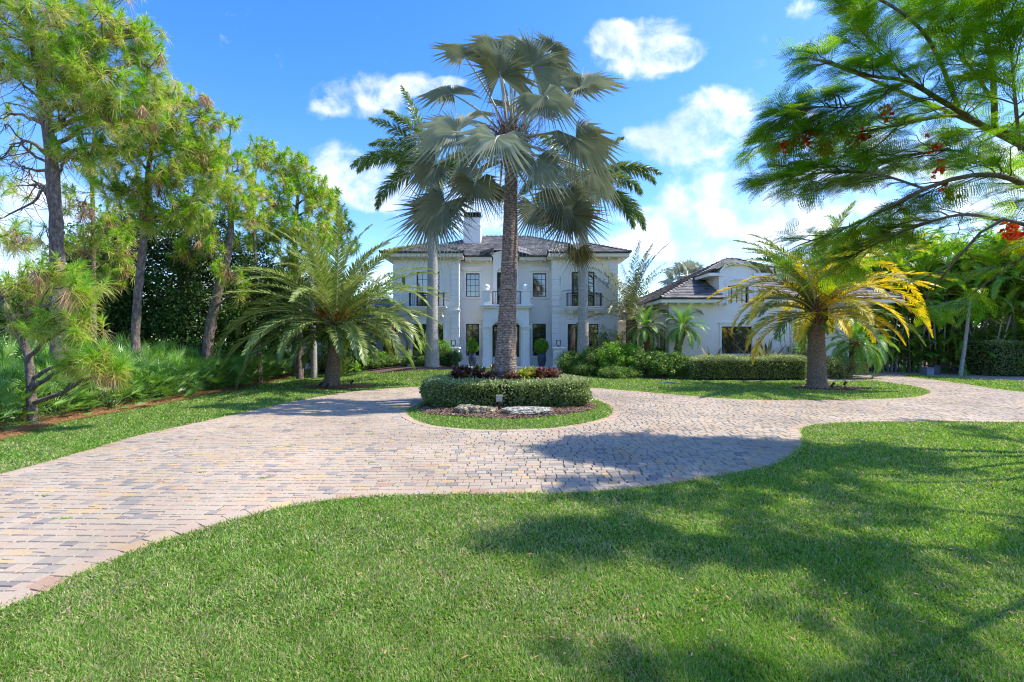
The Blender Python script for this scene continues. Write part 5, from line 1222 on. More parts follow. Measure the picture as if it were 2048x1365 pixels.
date_palm('date_palm', 663, 774, 'large green feathery date palm with stout trunk on the lawn left of the island', (672, 652),
          [(180, 42, 5.4, 118, .6, 0), (196, 30, 5.6, 112, .6, 0), (172, 20, 5.2, 105, .5, 0), (215, 12, 4.6, 100, .6, 0), (184, 22, 6.2, 96, .6, 0), (198, 8, 5.6, 84, .6, 0), (206, -4, 5.0, 76, .55, 0), (0, 40, 4.6, 118, .6, 0), (350, 28, 4.7, 110, .7, 0), (8, 55, 4.7, 110, .6, 0), (335, 15, 4.2, 95, .6, 0), (240, 5, 3.3, 90, .75, 0)],
          5.0, (M['date'], None), 41)
def ymix(az, f, rg):
    if f < .16: return 1
    if 110 < az < 250 and f < .30: return 1
    return 0 if rg.random() < .86 else 1
date_palm('yellow_date_palm', 1634, 777, 'date palm with bright yellow drooping fronds on the lawn lobe at the right', (1632, 622),
          [(180, 46, 4.2, 105, .5, 0), (175, 28, 4.1, 108, .6, 0), (200, 38, 4.2, 112, .5, 0), (190, 58, 3.9, 70, .4, 1), (178, 66, 3.8, 60, .4, 1), (0, 46, 5.4, 105, .6, 0), (352, 34, 5.4, 102, .55, 0), (340, 25, 4.6, 100, .6, 0), (5, 58, 5.0, 100, .5, 0), (325, 20, 3.6, 100, .6, 0)],
          4.4, ([M['date_yellow'], M['date']], ymix), 42, nfr=50, trunk_w=(.38, .33, .30, .29))
def royal(u, v, d, top_uv, tips, label, seed, wr=(.36, .30, .29, .28, .25)):
    base = P(u, v, d); base[2] = float(bump(base[0], base[1])) if base[2] < 1 else base[2]; top = P(top_uv[0], top_uv[1], d)
    r = empty('royal_palm', base, label, 'palm tree', 'pair of royal palms flanking the villa'); rg = np.random.default_rng(seed); t = Acc()
    palm_trunk(t, [base-[0, 0, .2], base+[0, 0, .5], base+(top-base)*.3, base+(top-base)*.65, top], (wr[0]*1.25,)+wr, 'smooth', 26, 120, seed=seed)
    t.build('trunk', M['royal_bark'], r, loc=base)
    cs = Acc(); c1 = top+A(0, 0, 1.9); tube(cs, [top-[0, 0, .02], top+[0, 0, .5], top+[0, 0, 1.3], c1], [.25, .24, .16, .09], 18); cs.build('crownshaft', M['crownshaft'], r, loc=base)
    al = Acc(); ar = Acc()
    for (az, el, L, bend, rn) in tips:
        frond(al, ar, c1-A(0, 0, .35*rg.random()), az, el, L, bend, 190, .80, .055, 62, 10, 80, .35, .10, rn, rg.normal(0, 6), .045, 0, 0, 1.2, rg)
    al.build('fronds', M['royal'], r, loc=base); ar.build('leaf_stalks', M['crownshaft'], r, loc=base)
royal(864, 736, 28.0, (866, 405), [(80, 84, 4.6, 35, .55), (180, 80, 5.4, 22, .6), (200, 80, 4.4, 70, .5), (185, 66, 5.0, 55, .55), (180, 42, 5.0, 88, .5), (190, 34, 4.9, 80, .5), (185, 5, 4.3, 88, .45), (170, 62, 4.6, 80, .55), (0, 60, 4.5, 110, .5), (10, 25, 3.6, 100, .45), (265, 30, 4.2, 105, .4), (340, 0, 3.4, 85, .35), (90, 40, 4.4, 100, .4), (135, 50, 4.4, 95, .5), (45, 50, 4.2, 90, .5)], 'smooth pale royal palm left of the front door', 51)
royal(1166, 716, 29.0, (1167, 440), [(0, 58, 5.2, 112, .5), (355, 46, 5.0, 78, .5), (5, 12, 4.9, 92, .45), (350, 0, 4.2, 88, .45), (20, 76, 4.6, 55, .6), (180, 45, 4.6, 110, .4), (195, 15, 4.4, 100, .4), (270, 40, 4.0, 110, .4), (90, 50, 4.4, 90, .4), (320, 35, 4.2, 100, .45), (60, 70, 4.4, 60, .6), (160, 0, 3.6, 80, .4), (200, 70, 4.6, 70, .5)], 'smooth pale royal palm right of the front door', 52)
def small_palm(name, base, top, tr, nf, L, ll, lw, mat, label, seed, cat='palm tree', group=None, el=(85, -25), bend=(60, 100), nl=46, vee=15, plume=8, fibre=True, matr='rachis', ld=.3, elpow=1.0):
    base = A(*base); top = A(*top); r = empty(name, base, label, cat, group); rg = np.random.default_rng(seed)
    t = Acc(); palm_trunk(t, [base-[0, 0, .1], base+(top-base)*.4+A(.04, 0, 0), top], tr, 'boots' if fibre else 'ring', 14, 44, seed=seed); t.build('trunk', M['fibre' if fibre else 'royal_bark'], r, loc=base)
    al = Acc(); ar = Acc()
    for k in range(nf):
        f = k/max(nf-1, 1); az = k*137.5+rg.normal(0, 10)
        frond(al, ar, top+A(math.cos(R(az))*.05, math.sin(R(az))*.05, .05-.15*f), az, el[0]+(el[1]-el[0])*f**elpow+rg.normal(0, 5), L*rg.uniform(.85, 1.12), bend[0]+(bend[1]-bend[0])*f+rg.normal(0, 8), nl, ll, lw, 55, vee, plume, ld, .12, np.clip(.55+rg.normal(0, .15), 0, 1), rg.normal(0, 8), .014, 0, 0, 1.3, rg)
    al.build('fronds', M[mat], r, loc=base); ar.build('leaf_stalks', M[matr], r, loc=base); return r
small_palm('pygmy_palm', P(1294, 745, 27.5)*A(1, 1, 0)+A(0, 0, .0), P(1292, 655, 27.5), (.13, .15, .17), 42, 1.5, .30, .013, 'pygmy', 'bright green pygmy date palm nearest the villa in the right bed', 61, group='pygmy date palms', nl=76, ld=.25)
small_palm('pygmy_palm', P(1338, 745, 27.0)*A(1, 1, 0), P(1367, 655, 27.0), (.13, .15, .18), 42, 1.55, .30, .013, 'pygmy', 'bright green pygmy date palm leaning right against the white wing wall', 62, group='pygmy date palms', nl=76, ld=.25)
small_palm('pygmy_palm', G(1693, 757)+(0,), P(1712, 685, 26.2), (.17, .14, .20), 46, 2.1, .42, .022, 'pygmy', 'leaning pygmy date palm right of the yellow date palm', 63, group='pygmy date palms', nl=76, ld=.25)
small_palm('majesty_palm', P(1262, 745, 31)*A(1, 1, 0), P(1262, 640, 31), (.32, .30, .26), 26, 5.0, .75, .05, 'majesty', 'tall olive feather palm in the gap between villa and white wing', 64, el=(88, 28), bend=(30, 85), nl=60, vee=25, plume=20, ld=.4)
small_palm('dark_palm', P(779, 745, 31)*A(1, 1, 0)+A(0, 0, .1), P(779, 655, 31), (.30, .36, .38), 34, 2.6, .4, .03, 'royal', 'short shaggy trunked palm before the left side wing', 65, bend=(60, 110), nl=50)
small_palm('slim_palm', P(628, 742, 26)*A(1, 1, 0), P(622, 560, 26), (.17, .15, .13), 16, 2.6, .45, .035, 'royal', 'slender pale trunked palm behind the left date palm', 66, fibre=False)
def far_fan_palm(u, v, d, label, seed, s=1.0):
    base = A(Xat(u, d), d, 0); top = P(u, v, d); r = empty('far_fan_palm', base, label, 'palm tree', 'silver fan palms behind the white wing'); rg = np.random.default_rng(seed)
    t = Acc(); palm_trunk(t, [base, base+(top-base)*.5, top], (.3, .26, .24), 'ring', 12, 30); t.build('trunk', M['bismarck_bark'], r, loc=base)
    c = Acc(); pe = Acc()
    for k in range(22):
        a = R(k*137.5); e = R(80-95*k/22); dr = A(math.cos(e)*math.cos(a), math.cos(e)*math.sin(a), math.sin(e)); hub = top+dr*1.5*s; tube(pe, [top, hub], [.04, .02], 5)
        fan(c, hub, dr, A(0, 0, 1)+rg.normal(0, .2, 3)-A(0, .6, 0), 1.25*s, 26, 130, .25, .03, .5, 0, .6+rg.normal(0, .1), rg)
    c.build('crown', M['bismarck'], r, loc=base); pe.build('leaf_stalks', M['petiole'], r, loc=base)
far_fan_palm(1372, 568, 44, 'distant silver fan palm showing over the wing roof, taller one', 71); far_fan_palm(1415, 590, 47, 'distant silver fan palm mostly hidden by the wing roof ridge', 72)

# ------------------------------------------------------------------ pines
def bezier(p0, p1, n=7, amp=.12, lift=.08, seed=0): return wiggle(p0, p1, n, amp, lift, seed)
def pine(label, tk, radii, lobes, seed, nneed=84, nr=.27, dead=0, wn=.0085, cat='pine tree', extra=(), kd=1.0):
    rg = np.random.default_rng(seed); tk = [(a, b, c*kd) for a, b, c in tk]; lobes = [(l[0], l[1], l[2]*kd)+tuple(l[3:]) for l in lobes]; extra = [((a[0], a[1], a[2]*kd), (b[0], b[1], b[2]*kd)) for a, b in extra]; nr *= kd**.6; pts = np.array([P(*q) for q in tk]); base = pts[0].copy(); base[2] = float(bump(base[0], base[1])); pts[0] = base-[0, 0, .2]
    r = empty('pine_tree', base, label, cat, 'pine trees along the left side'); tr = Acc(); n = 60; path = polyline(pts, n)
    rr = .76*kd*np.interp(np.linspace(0, 1, n), np.linspace(0, 1, len(radii)), radii)
    tube(tr, path, rr, 14, 0, .5, lambda th, t, q: q*(.07*rg.normal(size=q.shape)+.04*np.sin(th*3+t*9)))
    ce, ax, dd = [], [], []
    a0, a1 = [], []
    for li, lb in enumerate(lobes):
        u, v, d, ru, rv, nt = lb[:6]; nt = int(nt*1.85) if nt > 6 else nt; c = P(u, v, d); rx, rz = ru/F*d, rv/F*d; ry = (rx+rz)*.45
        # attach where the trunk is a little lower than the lobe
        hd = np.hypot(path[:, 0]-c[0], path[:, 1]-c[1]); sc_ = np.abs(path[:, 2]-(c[2]-.35*hd)); k = int(np.argmin(sc_)); at = path[k]
        lr = min(rr[k]*.6, .035+.018*np.linalg.norm(c-at)**.8)
        L = bezier(at, c, 9, .15, .04, seed*100+li); tube(tr, L, np.linspace(lr, .022, 9), 7)
        p = rdir(nt, rg)*(rg.random((nt, 1))**.42)*A(rx, ry, rz)+c
        # secondary branches
        ns = max(3, nt//9); sc = p[rg.integers(0, nt, ns)]; 
        for j in range(ns):
            st = L[rg.integers(3, 9)]; S2 = bezier(st, sc[j], 6, .3, .02, seed*1000+li*50+j); tube(tr, S2, np.linspace(.022, .010, 6), 5)
        j = np.argmin(np.linalg.norm(p[:, None]-sc[None], axis=2)+.3*rg.random((nt, ns)), axis=1)
        a0.append(sc[j]); a1.append(p); ce.append(p); ax.append(nrm(nrm(p-c)*.55+A(0, 0, .75)+rg.normal(0, .35, (nt, 3)))); dd.append(rg.random(nt) < dead)
    for (q0, q1) in extra:   # bare twiggy branches
        b = bezier(P(*q0), P(*q1), 9, .35, .05, int(q0[0])); tube(tr, b, np.linspace(.05, .01, 9), 6)
        st = b[rg.integers(2, 9, 26)]; ed = st+rg.normal(0, .35, (26, 3)); twigs(tr, st, ed, .010, .004, 0, .15)
    twigs(tr, np.concatenate(a0), np.concatenate(a1), .013, .008, 0, .15)
    tr.build('trunk', M['pine_bark'], r, loc=base)
    ce = np.concatenate(ce); ax = np.concatenate(ax); dead_ = np.concatenate(dd); T = len(ce)
    al = Acc()
    for which, mt in ((~dead_, 0), (dead_, 1)):
        c = ce[which]; a = ax[which]; m = len(c)
        if m == 0: continue
        k = nneed; i = np.repeat(np.arange(m), k); tt = rg.random(m*k)**.8      # along the shoot, 1 at the tip
        sz = (.8+.45*rg.random(m))[i]; sl = .30*sz
        b = c[i]-a[i]*(sl*(1-tt))[:, None]
        spread = .50+.75*(1-tt); w = rdir(m*k, rg); d = nrm(a[i]*(1.15-.9*(1-tt))[:, None]+w*spread[:, None])
        age = (1-tt)
        rn = np.clip(.86-.62*age+rg.normal(0, .09, m*k)+(rg.normal(0, .11, m))[i], 0, 1)
        if mt == 1: d = nrm(d*.5+A(0, 0, -1)+w*.3)
        add_strips(al, b, d, w[::-1], nr*sz*(.8+.35*rg.random(m*k)), 1.25*wn*(c[:, 1].mean()/13), .18+.5*age, 2, (.8, 1.0), rn, mt)
    al.build('crown', [M['pine'], M['pine_dead']], r, loc=base)
    return r
pine('tall straight pine with thick grey trunk near the left edge', [(121, 800, 13), (116, 600, 13), (112, 450, 13), (101, 300, 13), (85, 180, 13), (60, 40, 13), (50, -120, 13)], [.27, .23, .21, .19, .16, .12, .07],
     [(60, 40, 12.6, 110, 80, 42), (150, 60, 12.2, 90, 70, 34), (30, -60, 13, 120, 70, 30), (170, -40, 13, 110, 60, 26), (235, 70, 12.6, 60, 60, 24), (110, 130, 12.4, 100, 50, 34), (190, 150, 12.2, 80, 60, 34), (20, 120, 12.8, 60, 40, 14), (150, 215, 12.4, 100, 40, 30), (230, 225, 12.5, 60, 60, 26), (180, 290, 12.8, 70, 40, 18), (290, 60, 13, 34, 40, 9), (300, 130, 13, 40, 55, 14), (290, 200, 13, 50, 50, 20),
      (20, 290, 14, 40, 40, 5), (15, 230, 14, 30, 20, 4), (60, 370, 14, 50, 30, 4), (110, 300, 12.9, 18, 14, 3)], 201, dead=.03, kd=1.06,
     extra=[((100, 270, 13), (0, 185, 13.5)), ((103, 330, 13), (10, 250, 13)), ((105, 385, 13), (-10, 440, 12.5)), ((103, 300, 13), (190, 330, 13.3)), ((95, 230, 13), (0, 130, 12.5)), ((106, 350, 13), (160, 300, 13.4)), ((103, 340, 13), (20, 330, 13.4)), ((104, 400, 13), (40, 330, 13.2))])
pine('forked pine with pale slim trunk left of centre in the woods', [(270, 800, 15), (271, 680, 15), (276, 590, 15), (283, 520, 15), (292, 430, 15), (296, 350, 15.1), (310, 250, 15.2), (325, 160, 15.2)], [.18, .155, .15, .13, .11, .08, .05],
     [(325, 190, 15, 45, 40, 17), (350, 240, 14.8, 60, 50, 28), (300, 270, 14.4, 60, 45, 26), (385, 290, 15, 55, 60, 32), (250, 300, 14.2, 55, 40, 20), (330, 340, 14.6, 60, 45, 28), (400, 210, 15, 24, 40, 8), (430, 235, 15.2, 26, 30, 7), (420, 330, 15.4, 50, 55, 26), (280, 390, 14.6, 50, 40, 16), (360, 420, 15, 55, 40, 20), (240, 370, 14.5, 50, 45, 16), (300, 440, 14.8, 40, 30, 8), (400, 400, 15, 35, 40, 9)], 202, dead=.04, kd=1.14)
pine('pine leaning right behind the palmettos, trunk thick and bare low down', [(412, 790, 17), (416, 690, 17), (428, 620, 17), (442, 560, 17), (455, 510, 17), (462, 440, 17.2), (455, 350, 17.4), (450, 290, 17.6)], [.24, .22, .21, .19, .16, .12, .08, .05],
     [(430, 300, 17.2, 42, 50, 18), (465, 240, 17.4, 15, 18, 5), (440, 380, 16.8, 50, 45, 22), (478, 340, 17.2, 30, 50, 14), (490, 420, 17.2, 35, 40, 12), (400, 440, 16.8, 45, 40, 14), (450, 540, 16.2, 36, 30, 9), (480, 585, 16.4, 28, 22, 6), (370, 500, 16.5, 34, 26, 8), (425, 480, 16.6, 40, 30, 9)], 203, dead=.10, kd=1.22)
pine('pine with a broad rounded top behind the left date palm', [(600, 745, 25), (598, 650, 25), (592, 560, 25), (590, 470, 25), (596, 390, 25), (600, 320, 25)], [.24, .22, .2, .17, .12, .06],
     [(545, 315, 24.5, 38, 32, 22), (590, 340, 24.5, 40, 40, 30), (630, 390, 24.5, 42, 42, 32), (560, 395, 24, 50, 45, 34), (610, 450, 24, 55, 45, 34), (655, 410, 25, 18, 45, 12), (530, 460, 24, 50, 40, 28), (580, 520, 24, 50, 40, 24), (640, 480, 24.5, 40, 40, 18)], 204, 52, .34, .03, .011)
pine('small pine showing its top just right of the date palm tuft', [(668, 745, 27), (670, 640, 27), (672, 520, 27), (680, 440, 27)], [.16, .14, .1, .05],
     [(672, 400, 27, 16, 30, 9), (690, 445, 27, 24, 26, 12), (665, 470, 27, 30, 34, 16), (700, 490, 27, 24, 24, 9), (645, 540, 27, 30, 40, 12)], 205, 50, .34, .03, .011)
pine('thin dark pine trunk standing between the two tall left pines', [(186, 790, 19), (188, 680, 19), (187, 560, 19), (186, 440, 19), (184, 340, 19), (190, 250, 19)], [.14, .12, .11, .10, .08, .05],
     [(190, 330, 18.6, 50, 40, 16), (150, 400, 18.6, 40, 35, 9), (225, 430, 18.4, 45, 40, 14), (160, 470, 18.4, 50, 34, 12), (240, 500, 18.2, 50, 45, 14), (200, 560, 18, 40, 34, 9), (100, 480, 18.6, 40, 40, 8)], 206, 56, .32, .04, .0095)
pine('dark leaning pine at the left edge with shaggy low branches', [(66, 790, 11.6), (58, 725, 11.6), (36, 665, 11.6), (5, 605, 11.6), (-40, 540, 11.6), (-90, 440, 11.6)], [.14, .12, .105, .09, .07, .04],
     [(30, 470, 11.6, 45, 32, 9), (120, 540, 11.3, 60, 34, 13), (60, 560, 11.4, 46, 36, 10), (165, 575, 11.0, 42, 44, 13), (100, 640, 11.1, 54, 34, 12), (160, 655, 10.9, 46, 36, 11), (195, 715, 10.9, 36, 28, 14), (150, 720, 11.2, 34, 26, 13), (20, 640, 11.4, 34, 30, 6), (235, 735, 11.2, 26, 18, 8), (-40, 380, 11.6, 60, 50, 14)], 207, 72, .29, .06)
pine('slim pine trunk behind the date palm with its crown among the others', [(520, 745, 23), (516, 640, 23), (512, 540, 23), (508, 430, 23), (512, 340, 23)], [.15, .13, .12, .09, .05],
     [(515, 300, 23, 22, 30, 9), (500, 380, 22.6, 36, 34, 14), (520, 430, 22.6, 34, 34, 12), (480, 480, 22.6, 34, 30, 10)], 208, 50, .32, .03, .010)

# ------------------------------------------------------------------ dark broadleaf trees behind the pines
def broadleaf(label, u, d, v_top, lobes, seed, n=22000, size=.13, mat='oak', tw=.16, cat='tree', group='dark leafy trees behind the pines', clumps=240, csig=.34):
    base = A(Xat(u, d), d, float(bump(Xat(u, d), d))); r = empty('leafy_tree', base, label, cat, group); rg = np.random.default_rng(seed); tr = Acc()
    lb = [(P(a, b, dd)[0], dd, P(a, b, dd)[2], ra/F*dd, (ra+rb)/2/F*dd, rb/F*dd) for (a, b, dd, ra, rb) in lobes]
    top = A(lb[0][0], lb[0][1], lb[0][2]); tube(tr, bezier(base-[0, 0, .1], top, 12, .15, 0, seed), np.linspace(tw, .05, 12), 10)
    al = Acc(); cc = leaf_cloud(al, lb, n, size, clumps, csig, .5, .22, 0, .35, rg=rg)
    mid = base+(top-base)*(.3+.5*rg.random((len(cc), 1))); twigs(tr, mid[::2], cc[::2], .035, .012, 0, -.08)
    tr.build('trunk', M['pine_bark'], r, loc=base); al.build('crown', M[mat], r, loc=base)
broadleaf('dense dark green tree filling the gap right of the forked pine', 372, 22, 380, [(375, 470, 22, 80, 90), (345, 580, 22, 85, 90), (400, 640, 21.5, 80, 60), (320, 660, 21.5, 70, 50)], 301, 30000)
broadleaf('dark leafy tree between the leaning pine and the date palm', 500, 23.5, 500, [(490, 560, 23.5, 60, 80), (530, 620, 23.5, 60, 70), (470, 650, 23, 50, 50)], 302, 20000)
broadleaf('dark leafy tree behind the thin pine trunk', 215, 21, 400, [(225, 500, 21, 70, 90), (200, 600, 21, 80, 90), (250, 650, 21, 70, 60)], 303, 24000)
broadleaf('lighter leafy tree low at the far left edge', 40, 19, 520, [(40, 620, 19, 110, 60), (80, 680, 18.5, 110, 50), (-30, 650, 19, 80, 70)], 304, 22000, .12, 'shrub')
broadleaf('leafy tree behind the thick trunked left pine', 130, 20.5, 560, [(130, 640, 20.5, 80, 60), (160, 560, 21, 60, 60), (100, 690, 20, 80, 40)], 305, 18000)
broadleaf('leafy tree directly behind the left date palm crown', 590, 28, 520, [(590, 590, 28, 60, 50), (640, 640, 28, 60, 50), (560, 660, 27.5, 60, 40)], 306, 20000, .14)
broadleaf('dark leafy tree at the corner of the left side wing', 700, 33, 560, [(690, 620, 32, 50, 40), (660, 650, 32, 50, 45)], 307, 12000, .14)
tl = Acc(); rg = np.random.default_rng(9)
lb = [(x+rg.normal(0, 1), 52+rg.normal(0, 3), 3.0+rg.random()*2, 5.5, 3, 3.6+rg.random()*1.8) for x in np.arange(-100, -6, 5.0)]+[(x, 60+rg.normal(0, 3), 3.5, 6, 3, 4+rg.random()*2) for x in np.arange(14, 120, 6.0)]
leaf_cloud(tl, lb, 90000, .42, 1500, .8, .5, .22, 0, .5, rg=rg)
tag(tl.build('far_woods', M['shrub']), 'far band of woods behind the garden', kind='stuff')
t2 = Acc(); lb = [(x+rg.normal(0, 1), -62+rg.normal(0, 3), 3.6+rg.random()*2, 5.5, 3, 4.5+rg.random()*2) for x in np.arange(-90, 92, 6.0)]
leaf_cloud(t2, lb, 60000, .8, 900, 1.2, .4, .22, 0, .5, rg=rg)
tag(t2.build('street_woods', M['oak']), 'woods across the street, mirrored in the villa windows', kind='stuff')

# ------------------------------------------------------------------ saw palmettos
def palmetto_proto(seed, hgt=1.0):
    rg = np.random.default_rng(seed); al = Acc(); st = Acc(); n = 34
    for k in range(n):
        f = k/n; a = k*2.39996+rg.normal(0, .2); e = R(82-78*f+rg.normal(0, 6)); L = hgt*(.62+.55*(1-f)+rg.random()*.25)
        o = A(rg.normal(0, .12), rg.normal(0, .12), .02); d = A(math.cos(e)*math.cos(a), math.cos(e)*math.sin(a), math.sin(e)); hub = o+d*L
        tube(st, [o, o+d*L*.5+A(0, 0, .03), hub], [.012, .010, .007], 4)
        ax = nrm(d*A(1, 1, .75)+A(0, 0, .05)); fan(al, hub, ax, A(0, 0, 1)+d*.2+rg.normal(0, .3, 3), .48*rg.uniform(.85, 1.15), 17, 105, .06, .012, .36, 0, np.clip(.5+rg.normal(0, .15)-.25*f, 0, 1), rg, curl=rg.normal(.22, .1), wtip=.25)
    # short dry skirt
    return al, st
def palmettos():
    protos = []
    for s_ in range(5):
        al, st = palmetto_proto(500+s_, 1.0)
        protos.append((al, st))
    edge = polyline(np.array([(a, b, 0) for a, b in left_bed[6:]+[(-9.95, 7.0)]]), 60)
    rg = np.random.default_rng(12); T = nrm(np.gradient(edge, axis=0)); N_ = np.column_stack([T[:, 1], -T[:, 0], 0*T[:, 0]])
    spots = []
    for row, (off, stp) in enumerate(((.95, 1.0), (2.0, 1.15), (3.2, 1.4), (4.6, 1.8))):
        L = np.linalg.norm(np.diff(edge, axis=0), axis=1).sum(); s = .6+row*.4
        while s < L-.4:
            k = int(s/L*59); p = edge[k]+N_[k]*(off+rg.normal(0, .16)); s += stp*rg.uniform(.85, 1.15)
            u = 1024+p[0]/p[1]*F
            if u < -110 or p[1] < 7: continue
            if k < 7 and row < 1: continue
            spots.append((p[0], p[1], row))
    first = {}
    rown = ['front row', 'second row', 'third row', 'back row']
    spots.sort(key=lambda q: (q[2], q[0]))
    cnt = {}
    for (x, y, row) in spots:
        j = int(rg.integers(0, 5)); z = float(bump(x, y)); sc_ = (.88, 1.02, 1.2, 1.32)[row]*rg.uniform(.92, 1.1)
        if j not in first:
            r = empty('saw_palmetto', (x, y, z), 'tmp', 'palmetto', 'saw palmettos along the left lawn'); al, st = protos[j]; al.build('fronds', M['palmetto'], r); st.build('stalks', M['crownshaft'], r); first[j] = r
        else: r = copy_tree(first[j]); r.location = (x, y, z)
        r.rotation_euler = (0, 0, rg.random()*6.28); r.scale = (sc_,)*3
        u = 1024+x/y*F
        near = 'beside the leaning pine at the left edge' if u < 80 else 'below the thick trunked pine' if u < 190 else 'between the thick trunked and forked pines' if u < 250 else 'at the foot of the forked pine' if u < 340 else 'below the right leaning pine' if u < 460 else 'under the date palm fronds' if u < 560 else 'near the slim palm behind the date palm'
        key = (rown[row], near); cnt.setdefault(key, []).append(r); r['_k'] = f'{rown[row]}|{near}'
    order = {1: [''], 2: ['left one', 'right one'], 3: ['leftmost', 'middle one', 'rightmost'], 4: ['leftmost', 'second from left', 'third from left', 'rightmost'], 5: ['leftmost', 'second from left', 'middle one', 'fourth from left', 'rightmost']}
    for (a, b), l in cnt.items():
        l.sort(key=lambda o: o.location.x/o.location.y); o_ = order.get(len(l)) or ['%s from left' % w for w in 'first second third fourth fifth sixth seventh eighth ninth tenth'.split()[:len(l)]]
        for o, w in zip(l, o_):
            o['label'] = (f'spiky green palmetto, {a}, {b}'+(f', {w}' if w else ''))
            del o['_k']
palmettos()

# ------------------------------------------------------------------ shrubs in the house beds
def shrub(u, vt, vb, wpx, d, label, seed, mat='shrub', n=5000, size=.10, name='shrub', group=None, cat='shrub', lobes=None, stems=True, depth=None, aspect=.5, clumps=70, csig=.13, flowers=0, droop=.15):
    x = Xat(u, d); z0 = float(bump(x, d)); zt = Zat(vt, d); h = zt-z0; w = wpx/F*d/2; base = A(x, d, z0); rg = np.random.default_rng(seed)
    r = empty(name, base, label, cat, group); al = Acc(); dp = depth or w*.8
    lb = [(x, d, z0+h*.45, w, dp, h*.46), (x-w*.35, d-.1, z0+h*.62, w*.55, dp*.6, h*.38), (x+w*.35, d+.1, z0+h*.58, w*.6, dp*.6, h*.36)]
    cc = leaf_cloud(al, lb, n, size, clumps, csig, .5, .22, 0, .5, rg=rg, aspect=aspect, bottom=z0+.02, droop=droop)
    al.build('foliage', M[mat], r, loc=base)
    st = Acc(); twigs(st, np.tile(base, (len(cc), 1))+rg.normal(0, .06, (len(cc), 3))*A(1, 1, 0), cc, .014, .006, 0, -.05); st.build('stems', M['twig'], r, loc=base)
    if flowers:
        fl = Acc(); k = rg.choice(len(cc), min(flowers, len(cc)), replace=False); fc = cc[k]+A(0, -.1, .1); q = np.repeat(fc, 26, 0)+rg.normal(0, .05, (len(fc)*26, 3)); add_strips(fl, q, rdir(len(q), rg), rdir(len(q), rg), .06, .05, 0, 2, (.5, 1)); fl.build('flowers', M['pink'], r, loc=base)
    return r
M['pink'] = leafmat('pink_petal', [(0, (.6, .22, .3)), (1, (.8, .5, .5))], trans=.3)
def big_leaf_plant(u, vt, vb, wpx, d, label, seed, mat='shrub', n=26, name='broad_leaf_plant', leafw=.16, cat='plant', el=(15, 85), droop=.55, group=None):
    x = Xat(u, d); z0 = float(bump(x, d)); h = (Zat(vt, d)-z0); base = A(x, d, z0); r = empty(name, base, label, cat, group); rg = np.random.default_rng(seed); al = Acc()
    rosette(al, A(x, d, z0+.05), n, h*1.1, leafw, el[0], el[1], rg, .5, droop, 0, 6, (.18, .5, .95, 1., .85, .5)); al.build('leaves', M[mat], r, loc=base)
    return r
pairs = [ # left bed
 (652, 690, 742, 90, 29.5, 'shrub', 'dark shrub behind the left date palm trunk', .10), (705, 705, 744, 80, 29.3, 'shrub', 'bushy green shrub right of the left date palm trunk', .11), (745, 700, 744, 60, 29.6, 'shrub_bright', 'fresh green shrub below the dark shaggy palm', .10),
 (700, 680, 744, 120, 31.2, 'oak', 'tall dark shrub against the left side wing', .14), (790, 712, 744, 60, 28.8, 'shrub', 'low dark shrub left of the left royal palm', .09), (835, 716, 741, 60, 28.6, 'shrub', 'low leafy shrub at the foot of the left royal palm', .09),
 (882, 678, 738, 44, 29.4, 'shrub_bright', 'upright shrub with pink blooms right of the left royal palm', .10), (900, 700, 738, 44, 29.2, 'oak', 'dark glossy shrub against the left terrace pier', .10),
 (760, 718, 744, 50, 28.6, 'shrub', 'low shrub with broad leaves in the left bed front row', .12), (680, 722, 744, 60, 28.7, 'shrub', 'low shrub in the left bed just right of the date palm', .10),
 # right bed
 (1150, 704, 750, 80, 28.6, 'shrub', 'dark spreading shrub nearest the right terrace pier', .13), (1192, 692, 752, 66, 28.0, 'shrub', 'mid green shrub under the right royal palm', .13), (1214, 648, 716, 86, 30.6, 'shrub_light', 'airy pale green shrub before the big right window', .10),
 (1243, 684, 754, 96, 27.0, 'shrub_bright', 'glossy bright green shrub left of the pygmy palms', .15), (1292, 700, 757, 80, 26.4, 'shrub', 'leafy shrub at the foot of the first pygmy palm', .14), (1340, 704, 760, 84, 25.6, 'shrub', 'deep cut leaved shrub at the foot of the leaning pygmy palm', .14),
 (1378, 712, 762, 50, 25.2, 'shrub', 'shrub touching the left end of the clipped hedge', .12), (1325, 690, 720, 90, 28.6, 'shrub', 'shrub behind the pygmy palms against the wing', .10), (1240, 735, 756, 90, 26.0, 'shrub', 'low ragged shrub in front of the bright green shrub', .09), (1170, 728, 752, 60, 27.6, 'shrub', 'low shrub along the lawn below the right royal palm', .09),
 (1678, 712, 758, 110, 25.8, 'shrub_light', 'rounded light green shrub right of the yellow date palm trunk', .10), (1600, 682, 740, 64, 27.3, 'hedge', 'tall clipped shrub at the wing corner behind the date palm trunk', .08),
]
for i_, (u, vt, vb, w_, d, mt, lab, sz) in enumerate(pairs):
    shrub(u, vt, vb, w_, d, lab, 600+i_, mt, int(4200+w_*80), sz*.62, flowers=7 if 'pink' in lab else 0, clumps=int(70+1.6*w_), csig=.10)
big_leaf_plant(822, 690, 742, 80, 28.4, 'large arching pale leaved plant left of the left royal palm', 701, 'shrub_light', 22, leafw=.26); big_leaf_plant(735, 672, 742, 60, 30, 'tall upright broad leaved plant below the dark shaggy palm', 702, 'shrub', 26, leafw=.22, el=(40, 88)); big_leaf_plant(855, 655, 735, 60, 30.4, 'tall bird of paradise leaves before the lower left window', 704, 'shrub', 30, leafw=.24, el=(50, 88), droop=.3)
big_leaf_plant(715, 715, 744, 60, 28.3, 'short arching strap leaf plant near the lawn in the left bed', 703, 'shrub_bright', 40, leafw=.10)
